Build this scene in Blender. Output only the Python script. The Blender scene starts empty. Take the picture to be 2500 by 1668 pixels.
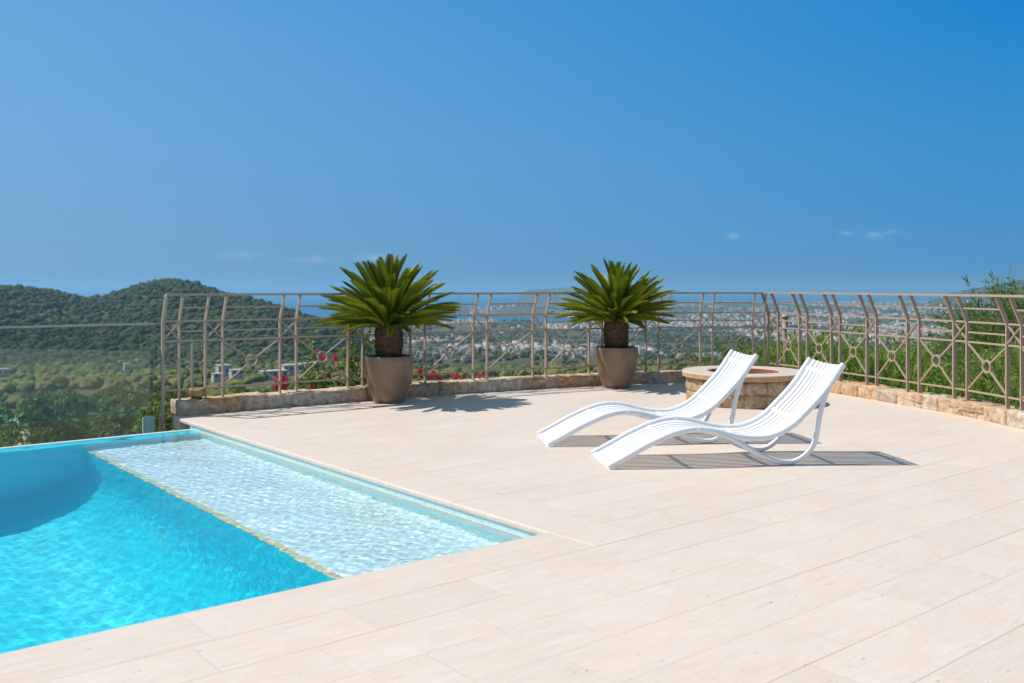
import bpy, math, random
import numpy as np
from mathutils import Vector, Matrix, noise as mnoise
R = math.radians
sc = bpy.context.scene
COL = sc.collection
rng = np.random.default_rng(7)
random.seed(7)

# ------------------------------------------------------------------ helpers
def tag(o, label=None, cat=None, group=None, kind=None):
    if label: o['label'] = label
    if cat: o['category'] = cat
    if group: o['group'] = group
    if kind: o['kind'] = kind
    return o

def empty(name, loc=(0, 0, 0), rz=0.0, **k):
    o = bpy.data.objects.new(name, None)
    o.empty_display_size = 0.1
    COL.objects.link(o)
    o.location = loc
    o.rotation_euler = (0, 0, rz)
    return tag(o, **k)

def link(name, me, mat=None, parent=None, loc=(0, 0, 0), rz=0.0, **k):
    o = bpy.data.objects.new(name, me)
    COL.objects.link(o)
    if mat is not None:
        for m in (mat if isinstance(mat, (list, tuple)) else [mat]):
            me.materials.append(m)
    if parent is not None: o.parent = parent
    o.location = loc
    o.rotation_euler = (0, 0, rz)
    return tag(o, **k)

def copy_tree(o, parent=None):
    c = o.copy(); COL.objects.link(c); c.parent = parent
    for ch in list(o.children):
        copy_tree(ch, c)
    return c

class MB:
    """collects vertices and faces of one mesh"""
    def __init__(s): s.v = []; s.f = []; s.c = []; s.mi = []
    def add(s, vs, fs, col=None, mi=0):
        b = len(s.v); s.v.extend(map(tuple, vs))
        for q in fs:
            s.f.append(tuple(b + i for i in q)); s.mi.append(mi)
        s.c.extend([col or (1, 1, 1)] * len(vs))
        return s
    def box(s, lo, hi, col=None, mi=0, M=None):
        x0, y0, z0 = lo; x1, y1, z1 = hi
        v = [(x0,y0,z0),(x1,y0,z0),(x1,y1,z0),(x0,y1,z0),(x0,y0,z1),(x1,y0,z1),(x1,y1,z1),(x0,y1,z1)]
        if M: v = [tuple(M @ Vector(p)) for p in v]
        return s.add(v, [(3,2,1,0),(4,5,6,7),(0,1,5,4),(1,2,6,5),(2,3,7,6),(3,0,4,7)], col, mi)
    def sweep(s, path, prof, up=(0, 0, 1), cap=True, col=None, mi=0, closed=False):
        """sweep a 2-D profile (side, up) along a path"""
        P = [Vector(p) for p in path]; n = len(P); m = len(prof); vs = []
        for i in range(n):
            if closed: t = P[(i+1) % n] - P[i-1]
            else: t = P[min(i+1, n-1)] - P[max(i-1, 0)]
            t.normalize()
            U = Vector(up)
            if abs(t.dot(U)) > .999: U = Vector((0, 1, 0))
            sd = t.cross(U).normalized(); u = sd.cross(t)
            for a, b in prof: vs.append(P[i] + sd * a + u * b)
        fs = []
        for i in range(n if closed else n - 1):
            j = (i + 1) % n
            for k in range(m):
                k2 = (k + 1) % m
                fs.append((i*m+k, i*m+k2, j*m+k2, j*m+k))
        if cap and not closed:
            fs.append(tuple(range(m))[::-1]); fs.append(tuple((n-1)*m + k for k in range(m)))
        return s.add(vs, fs, col, mi)
    def tube(s, path, r, seg=8, ry=None, **k):
        ry = ry or r
        return s.sweep(path, [(r*math.cos(2*math.pi*i/seg), ry*math.sin(2*math.pi*i/seg)) for i in range(seg)], **k)
    def lathe(s, prof, seg=40, col=None, mi=0, c=(0, 0)):
        n = len(prof); vs = []
        for i in range(seg):
            a = 2*math.pi*i/seg
            for r, z in prof: vs.append((c[0]+r*math.cos(a), c[1]+r*math.sin(a), z))
        fs = []
        for i in range(seg):
            j = (i+1) % seg
            for k in range(n-1): fs.append((i*n+k, j*n+k, j*n+k+1, i*n+k+1))
        return s.add(vs, fs, col, mi)
    def mesh(s, name='mesh', smooth=False, colattr=False):
        me = bpy.data.meshes.new(name)
        me.from_pydata(s.v, [], s.f)
        if any(s.mi): me.polygons.foreach_set('material_index', s.mi)
        if smooth: me.polygons.foreach_set('use_smooth', [True]*len(me.polygons))
        if colattr:
            a = me.color_attributes.new('tint', 'FLOAT_COLOR', 'POINT')
            arr = np.ones((len(s.v), 4), np.float32); arr[:, :3] = np.array(s.c)
            a.data.foreach_set('color', arr.ravel())
        me.update(); return me
    def build(s, name, mat=None, parent=None, smooth=False, colattr=False, loc=(0,0,0), rz=0, **k):
        return link(name, s.mesh(name, smooth, colattr), mat, parent, loc, rz, **k)

def np_mesh(name, V, F, smooth=False, tint=None):
    """V (n,3), F (m,k) with k 3 or 4"""
    me = bpy.data.meshes.new(name)
    V = np.asarray(V, np.float32); F = np.asarray(F, np.int32); k = F.shape[1]
    me.vertices.add(len(V)); me.vertices.foreach_set('co', V.ravel())
    me.loops.add(F.size); me.loops.foreach_set('vertex_index', F.ravel())
    me.polygons.add(len(F))
    me.polygons.foreach_set('loop_start', np.arange(0, F.size, k, dtype=np.int32))
    try: me.polygons.foreach_set('loop_total', np.full(len(F), k, np.int32))
    except Exception: pass
    if smooth: me.polygons.foreach_set('use_smooth', np.ones(len(F), bool))
    if tint is not None:
        a = me.color_attributes.new('tint', 'FLOAT_COLOR', 'POINT')
        arr = np.ones((len(V), 4), np.float32); arr[:, :3] = tint
        a.data.foreach_set('color', arr.ravel())
    me.update(calc_edges=True); me.validate()
    return me

def catmull(P, n=12):
    P = np.array(P, float); Q = np.vstack([2*P[0]-P[1], P, 2*P[-1]-P[-2]]); o = []
    for i in range(1, len(Q)-2):
        a, b, c, d = Q[i-1:i+3]
        for t in np.linspace(0, 1, n, endpoint=False):
            o.append(.5*((2*b)+(c-a)*t+(2*a-5*b+4*c-d)*t*t+(-a+3*b-3*c+d)*t**3))
    o.append(P[-1]); return np.array(o)

def offset(P, w):
    T = np.gradient(P, axis=0); T /= np.linalg.norm(T, axis=1)[:, None]
    return P + w*np.stack([-T[:, 1], T[:, 0]], 1)

# ------------------------------------------------------------------ materials
class NT:
    def __init__(s, name, disp=False):
        s.m = bpy.data.materials.new(name); s.m.use_nodes = True
        s.t = s.m.node_tree; s.t.nodes.clear()
        s.out = s.n('ShaderNodeOutputMaterial')
    def n(s, typ, **kw):
        nd = s.t.nodes.new(typ)
        for k, v in kw.items():
            if k in nd.inputs: s.set(nd.inputs[k], v)
            else: setattr(nd, k, v)
        return nd
    def set(s, inp, v):
        if isinstance(v, bpy.types.NodeSocket): s.t.links.new(v, inp)
        elif isinstance(v, (tuple, list)) and len(v) == 3 and inp.type == 'RGBA': inp.default_value = (*v, 1)
        else: inp.default_value = v
    def noise(s, vec, scale, detail=3, rough=.5, out='Fac'):
        nd = s.n('ShaderNodeTexNoise', Scale=scale, Detail=detail, Roughness=rough)
        if vec is not None: s.set(nd.inputs['Vector'], vec)
        return nd.outputs[out]
    def ramp(s, fac, stops, interp='LINEAR'):
        nd = s.n('ShaderNodeValToRGB'); nd.color_ramp.interpolation = interp
        e = nd.color_ramp.elements
        while len(e) < len(stops): e.new(.5)
        for el, (p, c) in zip(e, stops):
            el.position = p; el.color = (*c, 1) if isinstance(c, (tuple, list)) else (c, c, c, 1)
        s.set(nd.inputs['Fac'], fac); return nd.outputs['Color']
    def mix(s, fac, a, b, blend='MIX'):
        nd = s.n('ShaderNodeMix', data_type='RGBA', blend_type=blend)
        s.set(nd.inputs[0], fac); s.set(nd.inputs[6], a); s.set(nd.inputs[7], b)
        return nd.outputs[2]
    def math(s, op, a, b=0.0, c=None, clamp=False):
        nd = s.n('ShaderNodeMath', operation=op, use_clamp=clamp)
        s.set(nd.inputs[0], a); s.set(nd.inputs[1], b)
        if c is not None: s.set(nd.inputs[2], c)
        return nd.outputs[0]
    def mapping(s, vec, scale=(1,1,1), loc=(0,0,0), rot=(0,0,0)):
        nd = s.n('ShaderNodeMapping'); s.set(nd.inputs['Vector'], vec)
        nd.inputs['Scale'].default_value = scale; nd.inputs['Location'].default_value = loc
        nd.inputs['Rotation'].default_value = rot
        return nd.outputs['Vector']
    def co(s, which='Object'): return s.n('ShaderNodeTexCoord').outputs[which]
    def geo(s, which='Position'): return s.n('ShaderNodeNewGeometry').outputs[which]
    def attr(s, name='tint'): return s.n('ShaderNodeAttribute', attribute_name=name).outputs['Color']
    def bump(s, h, strength=.3, dist=.01):
        nd = s.n('ShaderNodeBump', Strength=strength, Distance=dist); s.set(nd.inputs['Height'], h)
        return nd.outputs['Normal']
    def pbr(s, col, rough=.5, normal=None, **kw):
        b = s.n('ShaderNodeBsdfPrincipled')
        s.set(b.inputs['Base Color'], col); s.set(b.inputs['Roughness'], rough)
        if normal is not None: s.set(b.inputs['Normal'], normal)
        for k, v in kw.items(): s.set(b.inputs[k.replace('_', ' ')], v)
        s.t.links.new(b.outputs[0], s.out.inputs['Surface'])
        return s.m
    def surf(s, sh): s.t.links.new(sh, s.out.inputs['Surface']); return s.m

def travertine(name, bricks=True, bw=.667, rh=.327, phase=.36, tone=(.655, .565, .495)):
    t = NT(name); co = t.co('Object')
    base = t.mapping(co, loc=(.21, phase, 0))
    if bricks:
        br = t.n('ShaderNodeTexBrick', offset=.43, offset_frequency=2, squash=1)
        t.set(br.inputs['Vector'], base)
        for k, v in (('Scale', 1.0), ('Mortar Size', .0022), ('Mortar Smooth', .2), ('Bias', 0.0), ('Brick Width', bw), ('Row Height', rh)):
            br.inputs[k].default_value = v
        br.inputs['Color1'].default_value = (0, 0, 0, 1); br.inputs['Color2'].default_value = (1, 1, 1, 1); br.inputs['Mortar'].default_value = (.5, .5, .5, 1)
        rnd = br.outputs['Color']; joint = br.outputs['Fac']
        sep = t.n('ShaderNodeSeparateColor'); t.set(sep.inputs[0], rnd); r1 = sep.outputs[0]
        off = t.n('ShaderNodeCombineXYZ'); t.set(off.inputs[0], t.math('MULTIPLY', r1, 17.3)); t.set(off.inputs[2], t.math('MULTIPLY', r1, 9.1))
        va = t.n('ShaderNodeVectorMath', operation='ADD'); t.set(va.inputs[0], co); t.set(va.inputs[1], off.outputs[0]); v = va.outputs[0]
    else:
        v = co; r1 = .5; joint = None
    st = t.noise(t.mapping(v, scale=(1.6, 16, 6)), 2.4, 6, .68)
    st2 = t.noise(t.mapping(v, scale=(2.2, 38, 12)), 2.0, 4, .6)
    cl = t.noise(v, 1.7, 4, .6)
    d = tuple(c*k for c, k in zip(tone, (.95, .93, .91))); l = tuple(min(.86, c*1.08) for c in tone)
    col = t.ramp(st, [(.30, d), (.52, tone), (.75, l)])
    col = t.mix(t.math('MULTIPLY', t.ramp(st2, [(.52, 0.0), (.72, 1.0)]), .20), col, tuple(c*k for c, k in zip(tone, (.84, .72, .60))))
    col = t.mix(t.math('MULTIPLY', t.ramp(cl, [(.42, 0.0), (.7, 1.0)]), .35), col, tuple(min(.9, c*k) for c, k in zip(tone, (1.06, 1.12, 1.18))))
    wm = t.noise(t.mapping(v, scale=(.8, 1.6, 1)), 2.6, 5, .65)
    col = t.mix(t.math('MULTIPLY', t.ramp(wm, [(.50, 0.0), (.68, 1.0)]), .45), col, tuple(c*k for c, k in zip(tone, (1.0, .90, .79))))
    gm = t.noise(t.mapping(v, scale=(1.5, 5, 1), loc=(4, 7, 0)), 5.0, 6, .72)
    col = t.mix(t.math('MULTIPLY', t.ramp(gm, [(.56, 0.0), (.72, 1.0)]), .32), col, (.36, .31, .275))
    hs = t.n('ShaderNodeHueSaturation', Saturation=1.0, Hue=.5)
    t.set(hs.inputs['Color'], col); t.set(hs.inputs['Value'], t.math('MULTIPLY_ADD', r1, .055, .97)); col = hs.outputs[0]
    # pits of the stone: small elongated holes in drifts
    pv = t.n('ShaderNodeTexVoronoi', Scale=34.0, Randomness=1.0); t.set(pv.inputs['Vector'], t.mapping(v, scale=(.55, 1.5, 1)))
    pn = t.noise(t.mapping(v, scale=(1.2, 5, 3)), 2.3, 4, .6)
    pit = t.math('MULTIPLY', t.math('LESS_THAN', pv.outputs['Distance'], t.math('MULTIPLY', t.math('SUBTRACT', pn, .48, clamp=True), 1.15)), .75)
    pit = t.math('MULTIPLY', pit, t.ramp(t.noise(v, 40, 2), [(.4, 0.0), (.6, 1.0)]))
    col = t.mix(pit, col, (.22, .155, .11))
    h = t.math('SUBTRACT', t.math('MULTIPLY', st, .25), pit)
    if joint is not None:
        jn = t.ramp(t.noise(co, 1.6, 3), [(.38, .12), (.66, .7)])
        sy = t.n('ShaderNodeSeparateXYZ'); t.set(sy.inputs[0], co)
        fr_ = t.math('FRACT', t.math('DIVIDE', t.math('ADD', sy.outputs[1], phase), rh))
        row = t.math('LESS_THAN', t.math('MULTIPLY', t.math('MINIMUM', fr_, t.math('SUBTRACT', 1.0, fr_)), rh), .0022)
        row = t.math('MULTIPLY', row, t.ramp(t.noise(t.mapping(co, scale=(.35, 1.4, 1)), 1.1, 2), [(.40, .25), (.60, .9)]))
        col = t.mix(t.math('MAXIMUM', t.math('MULTIPLY', t.math('MULTIPLY', joint, jn), .55), row), col, (.27, .2, .15))
        h = t.math('SUBTRACT', h, joint)
    return t.pbr(col, t.math('MULTIPLY_ADD', st, .25, .42), t.bump(h, .35, .004), Specular_IOR_Level=.35)

def m_plain(name, col, rough=.5, var=.08, scale=9, bump=0, **kw):
    t = NT(name); co = t.co('Object'); n = t.noise(co, scale, 4, .6)
    c = t.ramp(n, [(.3, tuple(x*(1-var) for x in col)), (.7, tuple(min(1, x*(1+var)) for x in col))])
    return t.pbr(c, rough, t.bump(t.noise(co, scale*6, 3), bump, .003) if bump else None, **kw)

def m_leaf(name, col, var=.35, trans=.35, rough=.5, attr=False, spec=.3, wscale=.6):
    """leaf: diffuse + some light through the blade; tint differs per plant and per patch"""
    t = NT(name)
    rndo = t.n('ShaderNodeObjectInfo').outputs['Random']
    n = t.noise(t.geo(), wscale, 3, .6)
    f = t.math('MULTIPLY_ADD', n, .75, t.math('MULTIPLY', rndo, .3))
    a = tuple(c*(1-var) for c in col); b = tuple(c*k for c, k in zip(col, (1+var*1.5, 1+var, 1+var*.4)))
    c = t.ramp(f, [(.3, a), (.78, b)])
    if attr: c = t.mix(1.0, c, t.attr(), 'MULTIPLY')
    p = t.n('ShaderNodeBsdfPrincipled'); t.set(p.inputs['Base Color'], c); t.set(p.inputs['Roughness'], rough); p.inputs['Specular IOR Level'].default_value = spec
    tr = t.n('ShaderNodeBsdfTranslucent'); t.set(tr.inputs['Color'], t.mix(.5, c, (.16, .24, .02), 'MIX'))
    mx = t.n('ShaderNodeMixShader'); mx.inputs[0].default_value = trans
    t.t.links.new(p.outputs[0], mx.inputs[1]); t.t.links.new(tr.outputs[0], mx.inputs[2])
    return t.surf(mx.outputs[0])

def m_stone(name, rough=.85):
    """rubble stone: colour of each stone comes with its vertices, grain from noise"""
    t = NT(name); co = t.co('Object')
    n = t.noise(co, 16, 6, .68); n2 = t.noise(co, 60, 4, .7); n3 = t.noise(co, 5, 3, .6)
    c = t.mix(1.0, t.attr(), t.ramp(n, [(.30, (.5, .43, .36)), (.5, (.95, .92, .88)), (.68, (1.35, 1.33, 1.3))]), 'MULTIPLY')
    c = t.mix(t.math('MULTIPLY', t.ramp(n3, [(.55, 0.0), (.7, 1.0)]), .5), c, (.42, .235, .10))
    c = t.mix(t.math('MULTIPLY', t.ramp(n2, [(.6, 0.0), (.72, 1.0)]), .55), c, (.09, .07, .055))
    return t.pbr(c, rough, t.bump(t.math('ADD', n, t.math('MULTIPLY', n2, .4)), .9, .02), Specular_IOR_Level=.15)

M = {}
M['terrace'] = travertine('travertine_tiles')
M['coping'] = travertine('travertine_coping', bw=1.33, rh=4.0, phase=2.0)
M['slab'] = travertine('travertine_slab', bricks=False, tone=(.60, .50, .43))
M['stone'] = m_stone('rubble_stone')
M['mortar'] = m_plain('ochre_mortar', (.60, .42, .27), .9, .3, 14, .8)
M['rail'] = m_plain('taupe_painted_steel', (.43, .315, .235), .42, .05, 20)
M['white'] = m_plain('white_resin', (.82, .83, .84), .34, .015, 5)
M['pot'] = m_plain('taupe_glazed_pot', (.29, .175, .11), .27, .16, 3.2, .06)
M['soil'] = m_plain('dark_soil', (.03, .022, .016), .95, .4, 30, .8)
M['terra'] = m_plain('rusty_firebrick', (.30, .13, .065), .9, .3, 12, .5)
M['cycadtrunk'] = m_plain('cycad_leaf_bases', (.13, .07, .035), .9, .6, 22, .6)
M['frond'] = m_leaf('cycad_frond', (.155, .205, .012), .4, .28, .45, spec=.3, wscale=2.2)
M['shrub'] = m_leaf('feathery_shrub', (.24, .38, .085), .4, .5, .55, wscale=1.2)
M['conifer'] = m_leaf('tamarisk_foliage', (.26, .38, .13), .4, .45, .6, wscale=1.0)
M['vine'] = m_leaf('vine_leaf', (.15, .28, .03), .35, .4, .45, wscale=3)
M['petal'] = m_leaf('bougainvillea_bract', (.78, .015, .12), .25, .35, .5, wscale=5)
M['bark'] = m_plain('bark', (.10, .075, .055), .95, .4, 10, .8)
M['pine'] = m_leaf('pine_foliage', (.135, .17, .045), .4, .25, .7, wscale=.09)
M['forest'] = m_leaf('forest_canopy', (.050, .074, .026), .45, .12, .8, attr=True, wscale=.012)
M['teal'] = m_plain('pale_green_glass_clamp', (.42, .62, .55), .25, .06, 8)

# glass
t = NT('clear_glass_pane')
g = t.n('ShaderNodeBsdfGlossy', Roughness=0.0); g.inputs['Color'].default_value = (.92, 1, .96, 1)
tp = t.n('ShaderNodeBsdfTransparent'); tp.inputs['Color'].default_value = (.86, .93, .90, 1)
fr = t.n('ShaderNodeFresnel', IOR=1.5)
mx = t.n('ShaderNodeMixShader'); t.set(mx.inputs[0], fr.outputs[0])
t.t.links.new(tp.outputs[0], mx.inputs[1]); t.t.links.new(g.outputs[0], mx.inputs[2])
M['glass'] = t.surf(mx.outputs[0])

# ------------------------------------------------------------------ camera and light
F = 2277.0; CX = 1250.0; Y0 = 701.0; H = 1.4          # focal length and horizon in photo pixels, eye height
cam = bpy.data.cameras.new('camera'); co_ = bpy.data.objects.new('camera', cam); COL.objects.link(co_)
co_.location = (0, 0, H); co_.rotation_euler = (R(90), 0, 0)
cam.sensor_width = 36; cam.lens = 36*F/2500; cam.shift_y = -(834-Y0)/2500
cam.clip_start = .05; cam.clip_end = 60000
cam.dof.use_dof = True; cam.dof.focus_distance = 7.6; cam.dof.aperture_fstop = 2.7
sc.camera = co_

SUN_EL = R(54.5); SUN_AZ = math.atan2(.10, -1.0)       # direction towards the sun seen from above
to_sun = Vector((math.cos(SUN_AZ)*math.cos(SUN_EL), math.sin(SUN_AZ)*math.cos(SUN_EL), math.sin(SUN_EL)))
sl = bpy.data.lights.new('sun', 'SUN'); sl.energy = 5.0; sl.angle = R(.53); sl.color = (1, .945, .87)
so = bpy.data.objects.new('sun', sl); COL.objects.link(so)
so.rotation_euler = to_sun.to_track_quat('Z', 'Y').to_euler()
try: sl.cycles.is_caustics_light = True
except Exception as e: print('caustic light', e)

w = bpy.data.worlds.new('World'); sc.world = w; w.use_nodes = True
nt = w.node_tree; nt.nodes.clear()
wo = nt.nodes.new('ShaderNodeOutputWorld'); bg = nt.nodes.new('ShaderNodeBackground')
sky = nt.nodes.new('ShaderNodeTexSky'); sky.sky_type = 'NISHITA'; sky.sun_disc = False
sky.sun_elevation = SUN_EL; sky.sun_rotation = math.atan2(to_sun.x, to_sun.y)
sky.altitude = 140; sky.air_density = 1.0; sky.dust_density = .6; sky.ozone_density = 3.0
# the clear summer sky of the photograph: physical sky, tinted by height above the horizon and by the side the sun is on
def srgb(r, g, b_): return tuple((c/255/12.92 if c/255 < .04045 else ((c/255+.055)/1.055)**2.4) for c in (r, g, b_))
class WT(NT):
    def __init__(s): s.t = nt; s.out = wo
T = WT(); dirv = T.n('ShaderNodeTexCoord').outputs['Generated']
dx = T.n('ShaderNodeSeparateXYZ'); T.set(dx.inputs[0], dirv)
zc = T.math('MULTIPLY', dx.outputs[2], 2.0, clamp=True)
K = .12
def skyramp(stops): return T.ramp(zc, [(p, tuple(c for c in srgb(*col))) for p, col in stops])
left = skyramp([(0, (103,157,203)), (.09, (107,161,207)), (.28, (106,165,214)), (.51, (99,163,216)), (.64, (88,157,215)), (.85, (78,126,160)), (1, (112,138,158))])
right = skyramp([(0, (52,135,195)), (.09, (54,138,199)), (.28, (46,138,201)), (.51, (0,130,203)), (.64, (0,128,203)), (.85, (60,116,156)), (1, (112,138,158))])  # in both ramps the highest stops, out of view, are paled to fill shadows
side = T.math('MULTIPLY_ADD', dx.outputs[0], 1.1, .5, clamp=True)
grad = T.mix(side, left, right)
# a few thin wisps low over the sea
tx = T.math('DIVIDE', dx.outputs[0], T.math('MAXIMUM', dx.outputs[1], .05)); tz = T.math('DIVIDE', dx.outputs[2], T.math('MAXIMUM', dx.outputs[1], .05))
wn = T.noise(T.mapping(dirv, scale=(30, 30, 95)), 1.6, 6, .65); acc = None
for a_, e_, wx, wz in ((-.292, .0335, .020, .0042), (-.215, .0300, .03, .003), (-.150, .0325, .017, .0035), (.398, .0570, .018, .0045), (.357, .0570, .008, .003), (.237, .0545, .006, .003)):
    q1 = T.math('POWER', T.math('DIVIDE', T.math('SUBTRACT', tx, a_), wx), 2.0); q2 = T.math('POWER', T.math('DIVIDE', T.math('SUBTRACT', tz, e_), wz), 2.0)
    g_ = T.math('EXPONENT', T.math('MULTIPLY', T.math('ADD', q1, q2), -1.0)); acc = g_ if acc is None else T.math('ADD', acc, g_)
wb = T.math('MULTIPLY', T.math('MULTIPLY', acc, T.ramp(wn, [(.38, 0.0), (.62, 1.0)])), T.math('GREATER_THAN', dx.outputs[1], .1))
grad = T.mix(T.math('MULTIPLY', wb, .38, clamp=True), grad, (.55, .66, .78))
scl = T.n('ShaderNodeVectorMath', operation='SCALE'); T.set(scl.inputs[0], grad); scl.inputs['Scale'].default_value = 1.035/K
both = T.mix(.95, sky.outputs[0], scl.outputs[0])
nt.links.new(both, bg.inputs['Color']); bg.inputs['Strength'].default_value = K
nt.links.new(bg.outputs[0], wo.inputs[0])

vs = sc.view_settings; vs.view_transform = 'Standard'; vs.look = 'None'; vs.exposure = .0; vs.gamma = 1.0
sc.render.engine = 'CYCLES'
cy = sc.cycles
cy.use_denoising = True; cy.max_bounces = 14; cy.diffuse_bounces = 6; cy.glossy_bounces = 8
cy.transmission_bounces = 10; cy.transparent_max_bounces = 16; cy.volume_bounces = 1
cy.caustics_refractive = True; cy.caustics_reflective = True
cy.sample_clamp_indirect = 6.0

# ------------------------------------------------------------------ pool frame
P0 = Vector((.224, 5.32, 0)); UA = math.atan2(.632, .775)
ux, uy = math.cos(UA), math.sin(UA)
def loc2w(x, y): return (P0.x + x*ux - y*uy, P0.y + x*uy + y*ux)
def w2loc(X, Y):
    dx, dy = X-P0.x, Y-P0.y
    return (dx*ux + dy*uy, -dx*uy + dy*ux)
WL = -.085                                              # water level
PL, PW = 10.0, 5.66                                     # pool length to the left, width

WALL_L = catmull([(-3.9,9.9),(-3.61,10.11),(-2.4,11.02),(-1.28,11.82),(0,12.6),(1.0,13.12),(1.75,13.45),(2.6,13.68),(3.3,13.74),(3.75,13.72)])
WALL_R = catmull([(3.72,13.75),(4.2,12.46),(4.64,11.06),(4.90,10.13),(5.02,9.15),(5.08,8.2),(5.1,6.5),(5.1,4.5)])

# terrace
wl = offset(WALL_L, .14); wr = offset(WALL_R, .14)
poly = [(-14, -.37), (.38, -.37), (.38, 5.95), (0, 5.95), (0, 6.16)]
poly += [w2loc(*p) for p in wl[14::3]] + [w2loc(*p) for p in wr[4::4]]
poly += [w2loc(5.24, -3), w2loc(-6, -6), (-14, -8)]
b = MB(); n = len(poly)
b.add([(x, y, 0) for x, y in poly] + [(x, y, -.12) for x, y in poly],
      [tuple(range(n))] + [(i, i+n, (i+1) % n + n, (i+1) % n) for i in range(n)])
b.build('terrace', M['terrace'], loc=P0, rz=UA, kind='structure')

# coping: one row of long stones round the pool, with a rounded nose over the water
def coping_strip(b, along, a0, a1, w0, w1):
    th = .042; r = .012
    pr = [(w0, 0), (w1-r, 0), (w1-r*.3, -r*.35), (w1, -r), (w1, -th+r), (w1-r*.3, -th+r*.35), (w1-r, -th), (w0, -th)]
    vs = []
    for a in (a0, a1):
        for p, z in pr: vs.append((a, p, z) if along == 'x' else (-p, a, z))
    m = len(pr)
    b.add(vs, [(k, (k+1) % m, m+(k+1) % m, m+k) for k in range(m)] + [tuple(range(m))[::-1], tuple(range(m, 2*m))])
b = MB()
coping_strip(b, 'x', -14, -.012, -.368, .022)
b.build('pool_coping', M['coping'], loc=P0, rz=UA, kind='structure')
b = MB()
x = -.365
L = 1.33
while x < 5.9:
    x1 = min(x+L, 5.95); coping_strip(b, 'y', x, x1-.003, -.378, .012); x = x1
cm = travertine('travertine_coping_cross', bricks=False)
b.build('pool_coping', cm, loc=P0, rz=UA, kind='structure')

# pool basin: mosaic shell with shelf, trim and overflow rim
t = NT('pool_mosaic'); co = t.co('Object')
sx = t.n('ShaderNodeSeparateXYZ'); t.set(sx.inputs[0], co)
br = t.n('ShaderNodeTexBrick', offset=0.0, offset_frequency=1)
cmb = t.n('ShaderNodeCombineXYZ'); t.set(cmb.inputs[0], t.math('ADD', sx.outputs[0], sx.outputs[1])); t.set(cmb.inputs[1], sx.outputs[2])
t.set(br.inputs['Vector'], cmb.outputs[0])
for k, v in (('Scale', 1.0), ('Mortar Size', .0016), ('Mortar Smooth', .1), ('Brick Width', .025), ('Row Height', .025)): br.inputs[k].default_value = v
br.inputs['Color1'].default_value = (.34, .62, .66, 1); br.inputs['Color2'].default_value = (.48, .74, .76, 1); br.inputs['Mortar'].default_value = (.70, .76, .74, 1)
br2 = t.n('ShaderNodeTexBrick', offset=0.0, offset_frequency=1); t.set(br2.inputs['Vector'], cmb.outputs[0])
for k, v in (('Scale', 1.0), ('Mortar Size', .0022), ('Mortar Smooth', .1), ('Brick Width', .025), ('Row Height', .025)): br2.inputs[k].default_value = v
br2.inputs['Color1'].default_value = (.62, .40, .22, 1); br2.inputs['Color2'].default_value = (.70, .52, .32, 1); br2.inputs['Mortar'].default_value = (.74, .80, .78, 1)
z = sx.outputs[2]
band = t.math('MULTIPLY', t.math('GREATER_THAN', z, -.1), t.math('LESS_THAN', z, -.075))
c = t.mix(band, br.outputs['Color'], br2.outputs['Color'])
M['mosaic'] = t.pbr(c, .25, Specular_IOR_Level=.4)
t = NT('pool_plaster'); co = t.co('Object')
c = t.ramp(t.noise(co, 30, 3), [(.3, (.010, .70, .86)), (.7, (.016, .76, .90))])
M['plaster'] = t.pbr(c, .6)
t = NT('shelf_mosaic'); co = t.co('Object')
v = t.n('ShaderNodeTexVoronoi', Scale=40.0); t.set(v.inputs['Vector'], co)
c = t.mix(.5, t.ramp(t.noise(co, 60, 2), [(.3, (.56, .80, .88)), (.7, (.74, .90, .94))]), t.ramp(v.outputs['Distance'], [(.2, (.60, .82, .90)), (.6, (.76, .91, .95))]))
M['shelf'] = t.pbr(c, .5)
M['trim'] = m_plain('ochre_mosaic_trim', (.74, .66, .40), .4, .25, 40)
SX, SD, DEEP = -1.10, -.36, -2.15
b = MB()
b.add([(0,-.02,-.03),(0,PW,-.03),(0,PW,SD),(0,-.02,SD)], [(0,3,2,1)], mi=0)                  # right wall
b.add([(-PL,0,-.03),(0,0,-.03),(0,0,DEEP),(-PL,0,DEEP)], [(0,1,2,3)], mi=0)                  # near wall
b.add([(SX,PW-.26,WL-.012),(0,PW-.26,WL-.012),(0,PW-.26,SD),(SX,PW-.26,SD)], [(3,2,1,0)], mi=0)
b.add([(-PL,PW-.26,WL-.012),(SX,PW-.26,WL-.012),(SX,PW-.26,DEEP),(-PL,PW-.26,DEEP)], [(3,2,1,0)], mi=1)   # far overflow wall, inner face
b.add([(-PL,PW-.26,WL-.012),(0,PW-.26,WL-.012),(0,PW-.05,WL-.006),(-PL,PW-.05,WL-.006)], [(0,1,2,3)], mi=1)
cr = 1.0; NF = 44                                        # deep floor, coved where it meets the walls
fx_ = SX-(PL+SX)*np.linspace(0, 1, NF)**2.2; fy_ = (PW-.26)*(1-np.linspace(0, 1, NF)**2.2)
cov = lambda d: DEEP + (cr-math.sqrt(max(0, cr*cr-(cr-min(d, cr))**2)))
b.add([(x_, y_, cov(SX-x_)) for x_ in fx_ for y_ in fy_], [(i*NF+j, i*NF+j+1, (i+1)*NF+j+1, (i+1)*NF+j) for i in range(NF-1) for j in range(NF-1)], mi=1)
b.add([(SX,0,SD),(0,0,SD),(0,PW-.26,SD),(SX,PW-.26,SD)], [(0,1,2,3)], mi=2)                  # shelf
b.add([(SX,0,SD),(SX,PW-.26,SD),(SX,PW-.26,DEEP),(SX,0,DEEP)], [(0,1,2,3)], mi=1)            # shelf riser
b.box((SX, .004, SD), (SX+.055, PW-.264, SD+.006), mi=3)                                       # trim line on the shelf edge
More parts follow.
